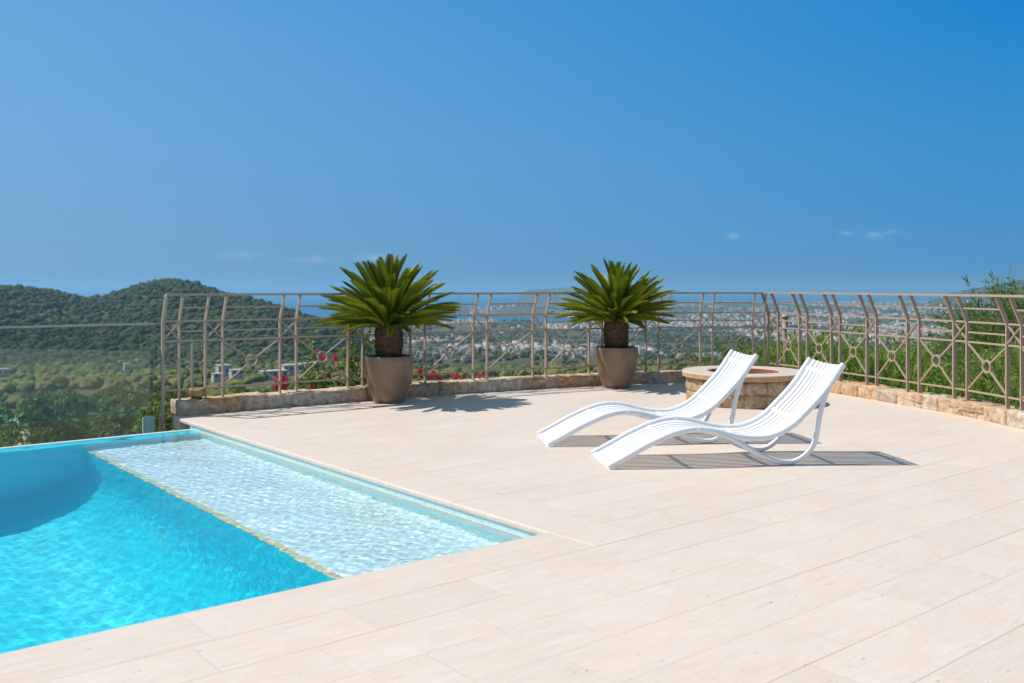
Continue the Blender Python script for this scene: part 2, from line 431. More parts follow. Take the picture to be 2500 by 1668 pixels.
b.add([(-PL,-.0,-.03),(-PL,PW,-.03),(-PL,PW,DEEP),(-PL,0,DEEP)], [(0,1,2,3)], mi=0)
basin = b.build('pool_basin', [M['mosaic'], M['plaster'], M['shelf'], M['trim']], loc=P0, rz=UA, kind='structure')
b = MB(); b.box((-PL, PW-.05, -2.6), (.0, PW+.02, WL+.004))
b.build('pool_overflow_rim', m_plain('pale_rim_tile', (.62, .66, .66), .4, .1, 30), loc=P0, rz=UA, kind='structure')

# water: a real rippled surface
nx, ny = 780, 620
xs = -PL*np.linspace(0, 1, nx)**1.25; ys = np.linspace(0.0, PW-.052, ny)
X, Y = np.meshgrid(xs, ys, indexing='ij')
Zs = np.zeros_like(X); Zd = np.zeros_like(X)
for i in range(34):
    lam = .030*1.09**i if i < 27 else rng.uniform(.45, 1.2)
    th = rng.normal(.9, .9); k = 2*np.pi/lam; ph = rng.uniform(0, 6.28)
    a_ = rng.uniform(.5, 1.2)
    warp = .35*lam*np.sin(X*1.7+ph)+.35*lam*np.sin(Y*2.3+2*ph)
    wv = lam*a_*np.sin(k*(X*np.cos(th)+Y*np.sin(th)+warp)+ph)
    Zs += (.0026 if lam < .12 else .0014)*wv
    Zd += (.00025 if lam < .12 else .0004 if lam < .4 else .0006)*wv
calm = np.clip((X+1.75)/.55, 0, 1); calm = calm*calm*(3-2*calm)
Z = Zd*(1-calm)+Zs*calm
edge = np.clip(np.minimum(-X, PW-.052-Y)/.05, 0, 1)
Z = WL + Z*edge
V = np.stack([X, Y, Z], -1).reshape(-1, 3)
I = np.arange(nx*ny).reshape(nx, ny)
Fq = np.stack([I[:-1,:-1], I[:-1,1:], I[1:,1:], I[1:,:-1]], -1).reshape(-1, 4)
t = NT('pool_water_surface')
rf = t.n('ShaderNodeBsdfRefraction', IOR=1.33, Roughness=0.0); gl = t.n('ShaderNodeBsdfGlossy', Roughness=0.0)
fr = t.n('ShaderNodeFresnel', IOR=1.33); mx = t.n('ShaderNodeMixShader')
t.set(mx.inputs[0], fr.outputs[0]); t.t.links.new(rf.outputs[0], mx.inputs[1]); t.t.links.new(gl.outputs[0], mx.inputs[2])
M['water'] = t.surf(mx.outputs[0])
water = link('pool_water', np_mesh('pool_water', V, Fq, True), M['water'], loc=P0, rz=UA, kind='structure')
try:
    water.cycles.is_caustics_caster = True; basin.cycles.is_caustics_receiver = True
except Exception as e: print('caustics', e)

# ------------------------------------------------------------------ stone walls
TINTS = [(.58,.45,.33),(.54,.39,.26),(.58,.49,.40),(.53,.46,.40),(.60,.41,.25),(.52,.36,.23),(.60,.52,.44),(.56,.37,.22)]
def stone(b, M4, sx, sy, sz, seed, col, n=(5,4,4), amp=.018, rnd=.3):
    """one rough block centred on the origin of M4, its faces dented and its corners worn"""
    idx = {}; vs = []; fs = []
    def vid(i, j, k):
        if (i, j, k) in idx: return idx[i, j, k]
        p = Vector((2*i/n[0]-1, 2*j/n[1]-1, 2*k/n[2]-1))
        l = p.length; q = p.normalized() if l else p
        m = max(abs(c) for c in p); s_ = (abs(p.x)**7+abs(p.y)**7+abs(p.z)**7)**(1/7)
        p = p*(1-rnd) + (p/s_)*rnd if s_ else p
        d = mnoise.noise(p*1.6+Vector((seed*3.1, seed*1.7, 0)))*amp*1.3 + mnoise.noise(p*4+Vector((seed, 0, seed*2.2)))*amp*.7
        v = Vector((p.x*sx/2, p.y*sy/2, p.z*sz/2)) + q*d
        idx[i, j, k] = len(vs); vs.append(M4 @ v); return idx[i, j, k]
    for a, bb, c in ((0,1,2),(1,2,0),(2,0,1)):
        for side in (0, n[c]):
            for i in range(n[a]):
                for j in range(n[bb]):
                    q = []
                    for di, dj in ((0,0),(1,0),(1,1),(0,1)):
                        t = [0,0,0]; t[a] = i+di; t[bb] = j+dj; t[c] = side; q.append(vid(*t))
                    fs.append(tuple(q) if side else tuple(q[::-1]))
    b.add(vs, fs, col)

def curve_frame(C):
    L = np.concatenate([[0], np.cumsum(np.linalg.norm(np.diff(C, axis=0), axis=1))])
    def at(s):
        x = np.interp(s, L, C[:,0]); y = np.interp(s, L, C[:,1])
        e = .05; x2 = np.interp(s+e, L, C[:,0]); y2 = np.interp(s+e, L, C[:,1]); x1 = np.interp(s-e, L, C[:,0]); y1 = np.interp(s-e, L, C[:,1])
        return Vector((x, y, 0)), math.atan2(y2-y1, x2-x1)
    return at, L[-1]

def low_wall(name, C, s0, h, thick, end_courses, seed, **k):
    rs = random.Random(seed)
    at, Lt = curve_frame(offset(C, thick/2))
    root = empty(name, tuple(at(.4)[0]), **k)
    inv = Matrix.Translation(-root.location)
    b = MB(); s = s0
    while s < Lt-.1:
        ln = rs.uniform(.20, .46)
        p, a = at(s+ln/2)
        hh = h*rs.uniform(.93, 1.06)
        two = rs.random() < .25
        parts = [(0, hh)] if not two else [(0, hh*.52), (hh*.5, hh)]
        for z0, z1 in parts:
            M4 = inv @ Matrix.Translation((p.x, p.y, (z0+z1)/2-.006)) @ Matrix.Rotation(a+rs.uniform(-.03, .03), 4, 'Z')
            stone(b, M4, ln*1.05, thick*rs.uniform(.98, 1.04), z1-z0+.016, rs.random()*50, rs.choice(TINTS), n=(9,5,6), amp=.013, rnd=.10)
        s += ln
    if end_courses:                                   # the retaining wall under its near end
        for c in range(7):
            s = .40
            while s < 1.2:
                ln = rs.uniform(.2, .36); p, a = at(s+ln/2)
                M4 = inv @ Matrix.Translation((p.x, p.y, -.10-c*.19)) @ Matrix.Rotation(a, 4, 'Z')
                stone(b, M4, ln*1.02, thick*1.02, .19, rs.random()*50, rs.choice(TINTS)); s += ln
    b.build('stones', M['stone'], root, colattr=True, smooth=True)
    mb = MB(); pr = [(-thick/2+.003, -.02), (thick/2-.003, -.02), (thick/2-.003, h-.005), (-thick/2+.003, h-.005)]
    path = [inv @ at(x)[0] for x in np.linspace(s0+.05, Lt-.1, 90)]
    mb.sweep(path, pr); mb.build('mortar', M['mortar'], root)
    # ground course below the terrace edge
    fb = MB(); path = [inv @ (at(x)[0]+Vector((0,0,0))) for x in np.linspace(s0+.3, Lt-.1, 60)]
    fb.sweep(path, [(-.09, -3.4), (thick/2-.03, -3.4), (thick/2-.03, -.125), (-.09, -.125)]); fb.build('footing', M['mortar'], root)
    return root
low_wall('stone_wall', WALL_L, .37, .158, .30, True, 3, label='long low rubble stone wall in shade behind the two palm pots, curving from the pool to the corner', cat='stone wall')
low_wall('stone_wall', WALL_R, .12, .150, .30, False, 8, label='sunlit ochre and grey stone wall under the right railing, running towards the camera', cat='stone wall')

# ------------------------------------------------------------------ railings
LP = [(-3.795,10.135),(-3.653,10.24),(-3.541,10.325),(-3.425,10.413),(-3.268,10.532),(-2.723,10.943),(-2.561,11.063),(-2.017,11.454),(-1.855,11.568),
      (-1.301,11.942),(-1.124,12.057),(-.516,12.442),(-.338,12.551),(.286,12.907),(.472,13.004),(1.099,13.312),(1.29,13.403),(1.957,13.654),(2.151,13.709),
      (2.792,13.84),(2.98,13.856),(3.58,13.862),(3.75,13.85)]
RP = [(3.80,13.83),(3.898,13.645),(4.071,13.192),(4.13,13.035),(4.304,12.558),(4.361,12.389),(4.526,11.88),(4.58,11.706),(4.742,11.172),(4.799,10.983),
      (4.958,10.452),(5.008,10.25),(5.107,9.609),(5.13,9.375),(5.19,8.74),(5.205,8.54),(5.23,7.9),(5.235,7.7),(5.24,7.0),(5.24,6.8)]
LEAN = .13
def railing(P, z_off, kinds, inward, halfpost, first_low, **k):
    """kinds[i]: 'g' narrow bay with a small cross, 'w' wide bay with rails, diagonals and ring, 'h' plain bay"""
    root = empty('railing', (P[0][0], P[0][1], .15), **k)
    o = root.location
    Pn = [Vector((x-o.x, y-o.y, -o.z)) for x, y in P]
    n = len(Pn)
    tang = [(Pn[min(i+1, n-1)]-Pn[max(i-1, 0)]).normalized() for i in range(n)]
    inn = [Vector((t.y, -t.x, 0))*inward for t in tang]
    zz = lambda i, z: z + z_off*i/(n-1)
    TOP, BEND, MID, LOW, BOT, LEN = 1.318, 1.025, .912, .806, .272, 1.175
    bar = lambda r, up: [(-r, -up), (r, -up), (r, up), (-r, up)]
    def pt(i, z):
        f = 0 if z <= BEND else (z-BEND)/(TOP-BEND)
        return Pn[i] + inn[i]*LEAN*f + Vector((0, 0, zz(i, z)))
    for i in range(n):
        b = MB()
        if i == halfpost:
            b.sweep([pt(i, .13), pt(i, LOW)], bar(.008, .012), up=tang[i])
        else:
            z0 = -.1 if (i == 0 and first_low) else .12
            b.sweep([pt(i, z0), pt(i, BEND-.004), pt(i, BEND+.01), pt(i, TOP-.012)], bar(.0215, .0095) if not (i == 0 and first_low) else bar(.022, .013), up=tang[i])
        b.build('post', M['rail'], root)
    def rail(name, z, r, up, idx):
        b = MB(); b.sweep([pt(i, z) for i in idx], bar(r, up)); b.build(name, M['rail'], root)
    al = list(range(n))
    rail('top_rail', TOP, .026, .012, al)
    for z in (BEND, LOW, BOT): rail('rail', z, .007, .0095, al)
    for i, kd in enumerate(kinds):
        j = i+1
        if halfpost == i: continue
        if i+1 == halfpost: j = i+2
        a = lambda z: pt(i, z); c = lambda z: pt(j, z)
        side = (c(1)-a(1)).normalized()
        nrm = Vector((side.y, -side.x, 0))*inward
        if kd == 'g':
            b = MB()
            b.sweep([a(BEND-.01), c(LOW+.01)], bar(.006, .0085), up=nrm); b.sweep([a(LOW+.01)+nrm*.009, c(BEND-.01)+nrm*.009], bar(.006, .0085), up=nrm)
            b.build('small_cross', M['rail'], root)
        else:
            b = MB(); b.sweep([a(LEN), c(LEN)], bar(.006, .0085)); b.build('rail', M['rail'], root)
            b = MB(); b.sweep([a(MID), c(MID)], bar(.006, .0085)); b.build('rail', M['rail'], root)
            if kd == 'w':
                zc = (LOW+BOT)/2 + .02; ctr = (a(zc)+c(zc))/2; rr = .062
                b = MB()
                for q in (a(LOW-.008), c(LOW-.008), a(BOT+.008), c(BOT+.008)):
                    d = (ctr-q).normalized(); b.sweep([q, ctr-d*(rr-.004)], bar(.0075, .0095), up=nrm)
                db = b.build('diagonal_bars', M['rail'], root)
                b = MB(); ring = [ctr + side*math.cos(x)*rr + Vector((0,0,1))*math.sin(x)*rr for x in np.linspace(0, 2*math.pi, 28, endpoint=False)]
                b.sweep(ring, bar(.0085, .011), up=nrm, closed=True); b.build('ring', M['rail'], db)
    return root
kl = ['g','h','h','g'] + ['w','g']*9
railing(LP, -.006, kl, 1, 2, True, label='long taupe steel railing behind the palms, from the glass barrier to the far corner', cat='railing')
railing(RP, -.012, ['g'] + ['w','g']*9, 1, None, False, label='taupe steel railing along the right side of the terrace, sloping down to the right', cat='railing')

# glass barrier beyond the overflow edge
gb = empty('glass_barrier', (-3.93, 10.26, 0), UA, label='clear frameless glass barrier with slim metal top trim beyond the pool edge', cat='glass barrier')
x = 0.0
gl_pos = [0.0]
for i in range(4):
    b = MB(); b.box((x-1.66, -.006, -.62), (x-.01, .006, .985)); b.build('glass_pane', M['glass'], gb); x -= 1.67; gl_pos.append(x)
b = MB(); b.box((-6.7, -.016, .985), (-.005, .016, 1.006)); b.build('top_trim', m_plain('tan_metal_trim', (.50, .39, .30), .35, .05), gb)
for x in (-.07, -1.92, -2.9, -3.9):
    b = MB(); b.box((x-.048, -.075, -.75), (x+.048, -.014, -.012)); b.box((x-.048, .014, -.75), (x+.048, .055, -.03)); b.build('glass_clamp', M['teal'], gb)
b = MB(); b.tube([(.045, -.05, -.75), (.045, -.05, .0)], .02, 10); b.build('end_post', M['rail'], gb)
b = MB(); b.box((-14, -.75, -3.2), (.35, .25, -.62)); b.build('pool_ledge', M['mortar'], loc=(-3.93, 10.26, 0), rz=UA, kind='structure')

# ------------------------------------------------------------------ fire pit
fp = empty('fire_pit', (2.82, 11.36, 0), label='round stone fire pit with a pale slab top behind the loungers', cat='fire pit')
b = MB(); rs = random.Random(4)
for c, (z0, z1) in enumerate(((-.01, .155), (.15, .305))):
    nst = 17; a = rs.random()
    for i in range(nst):
        da = 2*math.pi/nst; m = a + i*da
        wdt = da*.66*rs.uniform(.94, 1.0)
        M4 = Matrix.Rotation(m, 4, 'Z') @ Matrix.Translation((.585, 0, (z0+z1)/2))
        stone(b, M4, .19*rs.uniform(.97, 1.03), wdt*1.05, z1-z0-.004, rs.random()*40, rs.choice([(.50,.34,.21),(.56,.41,.26),(.46,.31,.19),(.58,.45,.32),(.52,.38,.26)]), n=(4,5,4), amp=.010, rnd=.16)
b.build('stone_base', M['stone'], fp, colattr=True, smooth=True)
b = MB(); b.lathe([(.43, 0), (.655, 0), (.655, .3), (.43, .3)], 48); b.build('mortar', M['mortar'], fp)
b = MB(); b.lathe([(.739,.368),(.735,.380),(.725,.384),(.44,.384),(.425,.376)], 72); b.build('slab_top', M['slab'], fp)
b = MB(); b.lathe([(.425,.376),(.425,.312),(.722,.312),(.735,.320),(.739,.368)], 72); b.build('slab_edge', m_plain('shade_tinted_slab_edge', (.50, .315, .18), .85, .25, 14, .5), fp)  # same slab; shade and warm bounce put into the rim's brown colour
b = MB(); b.lathe([(.424,.372),(.424,.08),(.0,.07)], 48); b.build('fire_bowl', M['terra'], fp, smooth=True)

# ------------------------------------------------------------------ pots and cycads
def pot_mesh():
    b = MB()
    pr = [(0,.0),(.172,.0),(.186,.008),(.207,.055),(.228,.11),(.248,.175),(.268,.25),(.285,.33),(.297,.41),(.304,.49),(.306,.555),(.303,.563),(.296,.566),(.287,.563),(.283,.552),(.280,.50)]
    b.lathe(pr, 64); return b
pot = empty('plant_pot', (-1.50, 11.37, 0), label='tapered taupe planter holding the nearer palm at the left', cat='plant pot')
pot_mesh().build('body', M['pot'], pot, smooth=True)
b = MB(); pr = [(0, .50)]
vsoil = []
for i in range(24):
    for j in range(5):
        r = .285*j/4; a = 2*math.pi*i/24
        vsoil.append((r*math.cos(a), r*math.sin(a), .515+.012*mnoise.noise(Vector((r*9*math.cos(a), r*9*math.sin(a), 3)))))
b.add(vsoil, [(i*5+j, i*5+j+1, ((i+1)%24)*5+j+1, ((i+1)%24)*5+j) for i in range(24) for j in range(4)])
b.build('soil', M['soil'], pot, smooth=True)
pot2 = copy_tree(pot); pot2.location = (1.455, 13.02, 0)
pot2['label'] = 'tapered taupe planter holding the farther palm, in front of the wall behind the loungers'

def frond_mesh(L, seed):
    rs = random.Random(seed); b = MB()
    N = 46; arch = rs.uniform(.02, .16); tw = rs.uniform(-.25, .25)
    P = lambda t: Vector((L*t*(1-.12*arch*t), 0, L*(.06*math.sin(t*2.6) - arch*t*t)))
    b.tube([P(t) for t in np.linspace(0, .97, 9)], .0065, 5)
    for i in range(N):
        t = .12 + .88*i/(N-1); p = P(t); tan = (P(min(1, t+.02))-P(t-.02)).normalized()
        ln = .128*math.sin(math.pi*min(1, (t-.07)/.93*.70+.16))**.7*rs.uniform(.93, 1.07)
        if t > .92: ln *= 1-.3*(t-.92)/.08
        for sgn in (-1, 1):
            upv = tan.cross(Vector((0, 1, 0))).normalized(); upv = -upv if upv.z < 0 else upv
            lat = Vector((0, sgn, 0))
            d = (tan*(.62+.5*t) + lat*.80 + upv*(.42+.25*math.sin(tw+t*3))).normalized()
            wv = (tan - d*tan.dot(d)).normalized()*.0082
            e = p + d*ln + Vector((0, 0, -.012*ln/.1)); m1 = p + d*ln*.45
            b.add([p-wv*.7, p+wv*.7, m1+wv*1.05, m1-wv*1.05], [(0,1,2,3)])
            b.add([m1-wv*1.05, m1+wv*1.05, e], [(0,1,2)])
    return b.mesh('frond')
FM = []
for s in range(5):
    me = frond_mesh(.84, s+1); me.materials.append(M['frond']); FM.append(me)

def cycad(loc, seed, scale, label, zt=.50):
    rs = random.Random(seed)
    root = empty('cycad_palm', (loc[0], loc[1], zt), label=label, cat='palm', group='potted palms')
    b = MB(); Ht = .43
    pr = [(.0,-.02),(.135,-.02),(.150,.08),(.158,.20),(.160,.32),(.150,.40),(.10,.46),(.0,.48)]
    b.lathe(pr, 28)
    for k in range(420):                                # leaf bases: overlapping pointed scales
        z = .0 + .45*(k/420); a = k*2.39996; r = np.interp(z, [0,.08,.2,.32,.40,.46], [.135,.15,.158,.16,.15,.11])
        d = Vector((math.cos(a), math.sin(a), 0)); s_ = Vector((-math.sin(a), math.cos(a), 0)); p = d*(r-.004) + Vector((0,0,z))
        o = .02+.016*rs.random(); sw = .014
        tip = p + d*o + Vector((0, 0, .012+.014*rs.random()))
        b.add([p - s_*sw, p + s_*sw, p + Vector((0,0,.026)), tip], [(0,1,3),(1,2,3),(2,0,3)])
    b.build('trunk', M['cycadtrunk'], root)
    n = 100
    for i in range(n):
        u = (i+.5)/n
        el = R(86) - R(87)*u**.78 + rs.uniform(-.07, .07)
        az = i*2.39996 + rs.uniform(-.12, .12)
        L = (1.0 - .06*u)*rs.choice([rs.uniform(.94, 1.06)]*5+[rs.uniform(.75, .95)])*scale
        if u > .88: L *= .88
        o = bpy.data.objects.new('frond', FM[rs.randrange(5)]); COL.objects.link(o); o.parent = root
        r0 = .10*math.cos(el)+.01
        o.location = (r0*math.cos(az), r0*math.sin(az), .455 - .05*u)
        o.rotation_euler = (rs.uniform(-.35, .35), -el, az)
        o.scale = (L, L, L)
    return root
cycad((-1.50, 11.37), 3, .97, 'dense green cycad palm with spiky fronds in the planter nearer the pool')
cycad((1.455, 13.02), 11, .97, 'green cycad palm with spiky fronds in the planter behind the loungers')

# ------------------------------------------------------------------ loungers
SEAT = catmull([(0,.020),(.057,.047),(.166,.104),(.276,.163),(.387,.214),(.497,.258),(.608,.286),(.72,.294),(.832,.280),(.945,.250),(1.04,.229),(1.135,.218),(1.231,.218),(1.295,.227),(1.391,.260),(1.456,.296),(1.52,.342),(1.585,.403),(1.65,.467),(1.715,.533),(1.78,.612),(1.845,.705),(1.905,.79)], 5)
RUN = catmull([(.70,.290),(.80,.284),(.881,.258),(.976,.218),(1.071,.167),(1.167,.109),(1.263,.062),(1.359,.031),(1.423,.0225),(1.488,.027),(1.552,.055),(1.617,.107),(1.656,.165),(1.676,.232),(1.690,.31),(1.706,.392),(1.728,.475),(1.754,.550),(1.786,.615),(1.832,.685),(1.87,.738)], 5)
WID = .63
SL = np.concatenate([[0], np.cumsum(np.linalg.norm(np.diff(SEAT, axis=0), axis=1))])
def seat_at(s):
    i = np.searchsorted(SEAT[:, 0], s); i = min(max(i, 1), len(SEAT)-1)
    a, c = SEAT[i-1], SEAT[i]; f = (s-a[0])/(c[0]-a[0]+1e-9)
    t = (c-a)/np.linalg.norm(c-a); return a+(c-a)*f, t
def oval(a, b_, n=12): return [(a*math.cos(2*math.pi*i/n), b_*math.sin(2*math.pi*i/n)) for i in range(n)]
def lounger():
    root = empty('sun_lounger', (0, 0, 0))
    for y in (.017, WID-.017):
        b = MB(); b.sweep([(s, y, z) for s, z in SEAT], oval(.017, .024, 14), up=(0, 0, 1)); sr = b.build('side_rail', M['white'], root, smooth=True)
        b = MB(); b.sweep([(s, y, z) for s, z in RUN], oval(.018, .0215, 14), up=(0, 0, 1)); b.build('runner', M['white'], root, smooth=True)
        b = MB(); b.sweep([(.035, y, 0.0), (.035, y, .006), (.04, y, .03), (.055, y, .05)], oval(.017, .030, 12), up=(1, 0, 0)); b.build('foot', M['white'], sr, smooth=True)
    NS = 10; lo, hi = .036, WID-.036; pitch = (hi-lo)/NS
    def sag(y, s):
        k = min(1, .35+s*1.2) if s < .6 else 1
        return -.010 - .034*k*(1-((2*y-WID)/(WID-.07))**2)
    b = MB()
    q = .0045
    for i in range(NS):
        y0 = lo+pitch*i+.0084; y1 = lo+pitch*(i+1)-.0084; ym = (y0+y1)/2; hw = (y1-y0)/2
        path = []
        for s, z in SEAT[::1]:
            p, t = seat_at(s); nrm = np.array([-t[1], t[0]]); d = sag(ym, s)
            path.append((p[0]+nrm[0]*d, ym, p[1]+nrm[1]*d))
        tilt = (sag(y1, 1)-sag(y0, 1))/(y1-y0)
        pr = [(-hw+q, -.010), (hw-q, -.010), (hw, -.006), (hw, .001), (hw-q, .006), (-hw+q, .006), (-hw, .001), (-hw, -.006)]
        pr = [(a, c-tilt*a*.8) for a, c in pr]
        b.sweep(path, pr, up=(0, 0, 1))
    b.build('slatted_seat', M['white'], root)
    for s in (.012, .47, 1.15, 1.553, 1.855):
        p, t = seat_at(s); nrm = np.array([-t[1], t[0]]); path = []
        for y in np.linspace(.02, WID-.02, 13):
            d = sag(y, s) - (.009 if s > .1 else .004)
            path.append((p[0]+nrm[0]*d, y, p[1]+nrm[1]*d))
        b = MB(); b.sweep(path, [(-.017, -.009), (.017, -.009), (.017, .0125), (-.017, .0125)], up=(nrm[0], 0, nrm[1])); b.build('cross_bar', M['white'], root)
    return root
LA = math.atan2(.127, .992)
l1 = lounger(); l1.location = (.744, 7.137, 0); l1.rotation_euler.z = LA
tag(l1, 'white slatted wavy sun lounger standing nearer the camera', 'sun lounger', 'wavy white sun loungers')
l2 = copy_tree(l1); l2.location = (.32, 8.147, 0)
l2['label'] = 'white slatted wavy sun lounger standing farther back, in front of the fire pit'

# ------------------------------------------------------------------ terrain
SEA = -140.0
def smooth(x): x = np.clip(x, 0, 1); return x*x*(3-2*x)
_g = rng.random((64, 64))
def vnoise(x, y):
    xi = np.floor(x).astype(int); yi = np.floor(y).astype(int); fx = smooth(x-xi); fy = smooth(y-yi)
    g = lambda i, j: _g[(xi+i) % 64, (yi+j) % 64]
    return (g(0,0)*(1-fx)+g(1,0)*fx)*(1-fy)+(g(0,1)*(1-fx)+g(1,1)*fx)*fy
def fbm(x, y, o=4):
    r = 0; a = .5
    for k in range(o): r = r+a*vnoise(x*2**k+k*17.3, y*2**k+k*9.1); a *= .5
    return r
BR = [0, 8, 16, 30, 60, 200, 400, 700, 1100, 1500, 2200, 3500, 4500, 9000, 12000]
BZ = [-3.1, -3.1, -3.3, -5.8, -10.5, -29, -47, -64, -84, -101, -119, -136, -137.5, -138, -138]
def line(p, pts): return np.interp(p, [a for a, _ in pts], [c for _, c in pts])
# silhouettes: bearing (tangent x 2277 + 1250) against the sight line's height in the same unit
HILL = [(-1500,735),(-700,700),(-400,694),(-100,692),(0,698),(60,702),(120,708),(160,718),(215,729),(250,724),(300,709),(350,693),(400,683),(430,683),(470,690),(500,700),(545,714),(600,729),(661,743),(720,765),(790,785),(850,815),(900,860)]
HEAD = [(1080,785),(1130,777),(1180,762),(1240,746),(1300,748),(1360,752),(1420,754),(1600,754),(1750,752)]
ISLE = [(1265,714),(1300,708),(1345,705),(1400,702),(1480,701),(1560,706),(1640,714)]
FAR = [(2270,740),(2318,719),(2356,711),(2404,701),(2442,695),(2481,686),(2560,674),(2700,655),(3200,640)]
def coast(p):
    return line(p, [(-3000,2600),(600,2900),(760,3200),(900,3500),(1000,3700),(1100,3800),(1180,3850),(1500,3850),(1560,4100),(1600,8000),(1750,9200),(2300,9800),(4000,11500)])
def height(X, Y):
    X = np.asarray(X, float); Y = np.asarray(Y, float)
    r = np.hypot(X, Y); D = np.maximum(Y, .35*r)
    p = CX + F*X/np.maximum(D, 1e-3)
    z = np.interp(r, BR, BZ)
    z = z + (fbm(X/130+3, Y/130)-.47)*np.clip((r-30)/170, 0, 1)*16*np.clip(1-(r-1500)/2500, .12, 1)
    yc = 1330 + 90*np.sin(p/170)
    crest = H + (Y0-line(p, HILL))*yc/F - 4.0
    sh = np.where(D < yc, smooth((D-820)/(yc-820))**1.15, smooth(1-(D-yc)/900))
    m = (p < 900)
    z = np.where(m, np.maximum(z, z+(crest-z)*sh + (fbm(X/90, Y/90)-.47)*22*sh*(1-sh)*2), z)
    land = D < coast(p)
    c2 = H + (Y0-line(p, HEAD))*5300/F
    hd = (p > 1080) & (p < 1760) & (D > 4350-250*np.clip((p-1150)/60, 0, 1)+150) & (D < 6500)
    z2 = np.maximum(SEA+1.2, SEA+1.2+(c2-SEA)*np.where(D < 5300, smooth((D-4250)/1050), smooth((6500-D)/1200)))
    z = np.where(hd, z2, z); land = land | hd
    ci = H + (Y0-line(p, ISLE))*9000/F
    si = smooth(1-np.abs(D-9000)/900)
    isl = (p > 1265) & (p < 1640) & (np.abs(D-9000) < 900)
    z = np.where(isl, SEA+(ci-SEA)*si, z); land = land | isl
    cf = H + (Y0-line(p, FAR))*5200/F
    sf = np.where(D < 5200, smooth((D-3500)/1700)**1.3, smooth(1-(D-5200)/2500))
    z = np.where(p > 2270, np.maximum(z, z+(cf-z)*sf), z)
    z = np.where(land, z, SEA-3.0)
    return z

az = np.concatenate([np.linspace(R(-56), R(56), 560), np.linspace(R(58), R(302), 62)])
rr = np.concatenate([[.01, 5, 9, 12], np.geomspace(15, 12500, 190)])
A, RR = np.meshgrid(az, rr, indexing='ij')
TX = RR*np.sin(A); TY = RR*np.cos(A); TZ = height(TX, TY)
n1, n2 = A.shape; I = np.arange(n1*n2).reshape(n1, n2); J = np.roll(I, -1, 0)
Fq = np.stack([I[:,:-1], I[:,1:], J[:,1:], J[:,:-1]], -1).reshape(-1, 4)
t = NT('hillside_ground'); gp = t.geo()
n1_ = t.noise(gp, .03, 5, .65); n2_ = t.noise(gp, .0045, 5, .7); n3 = t.noise(gp, .22, 4, .7)
c = t.ramp(n1_, [(.32, (.030, .044, .018)), (.54, (.055, .066, .030)), (.72, (.15, .12, .075))])
c = t.mix(t.math('MULTIPLY', t.ramp(n2_, [(.40, 0.0), (.56, 1.0)]), .75), c, (.17, .135, .09))
c = t.mix(.35, c, t.ramp(n3, [(.3, (.03, .045, .018)), (.7, (.10, .11, .05))]))
M['ground'] = t.pbr(c, .95, Specular_IOR_Level=.1)
link('ground', np_mesh('ground', np.stack([TX, TY, TZ], -1).reshape(-1, 3), Fq, True), M['ground'], kind='structure')
t = NT('sea_water'); gp = t.geo()
c = t.ramp(t.noise(t.mapping(gp, scale=(.4, 1.6, 1)), .0011, 4, .6), [(.35, (.004, .105, .245)), (.65, (.006, .135, .285))])
M['sea'] = t.pbr(c, .55, t.bump(t.noise(gp, .05, 3), .4, 1.0), Specular_IOR_Level=.12)
b = MB(); sg = 256
b.add([(0, 0, SEA)] + [(29300*math.sin(2*math.pi*i/sg), 29300*math.cos(2*math.pi*i/sg), SEA) for i in range(sg)], [(0, 1+(i+1) % sg, 1+i) for i in range(sg)])
b.build('sea', M['sea'], kind='structure')

def bear(p, D):
    """a point at bearing p and depth D on the terrain"""
    X = (p-CX)*D/F; return X, D, float(height(X, D))

# white track on the slope behind the glass
b = MB(); path = [(58, 172), (62, 180), (58, 198), (40, 216), (36, 232), (46, 250), (40, 290), (36, 330)]
pts = catmull([((p-CX)*D/F, D) for p, D in path], 10); e1 = offset(pts, 1.3); e2 = offset(pts, -1.3)
vsx = []
for q, u in zip(e1, e2):
    for x in (q, u): vsx.append((x[0], x[1], max(float(height(*q)), float(height(*u)))+.35))
b.add(vsx, [(2*i, 2*i+1, 2*i+3, 2*i+2) for i in range(len(pts)-1)])
b.build('track', m_plain('pale_gravel', (.36, .32, .28), .95, .15, .4), kind='structure')
ROAD = pts

# ------------------------------------------------------------------ trees
def crown_mesh(seed, nleaf, size, lobes):
    """many small leaf tufts spread through a few lobes, denser on the outside"""
    g = np.random.default_rng(seed)
    C = []; 
    for k in range(lobes):
        a = g.uniform(0, 6.28); q = g.uniform(0, 1)**.5*1.0; C.append((q*math.cos(a)*.62, q*math.sin(a)*.62, g.uniform(.55, 1.0)-.28*q, g.uniform(.24, .44)))
    C = np.array(C); w_ = C[:, 3]**2; k = g.choice(lobes, nleaf, p=w_/w_.sum())
    d = g.normal(size=(nleaf, 3)); d /= np.linalg.norm(d, axis=1)[:, None]; d[:, 2] = d[:, 2]*.8+.12
    P = C[k, :3] + d*(C[k, 3]*g.uniform(.55, 1.08, nleaf)**.6)[:, None]
    u = g.normal(size=(nleaf, 3)); u -= d*(u*d).sum(1)[:, None]*.65; u /= np.linalg.norm(u, axis=1)[:, None]
    v = np.cross(u, d+g.normal(size=(nleaf, 3))*.5); v /= np.linalg.norm(v, axis=1)[:, None]
    sz = size*g.uniform(.6, 1.4, nleaf)[:, None]
    V = np.stack([P-u*sz, P+v*sz*.45, P+u*sz, P-v*sz*.45], 1).reshape(-1, 3)
    return np_mesh('crown', V, np.arange(4*nleaf).reshape(-1, 4))
CR = [crown_mesh(50+i, 1500, .075, 9+i % 3) for i in range(5)]
for m in CR: m.materials.append(M['pine'])
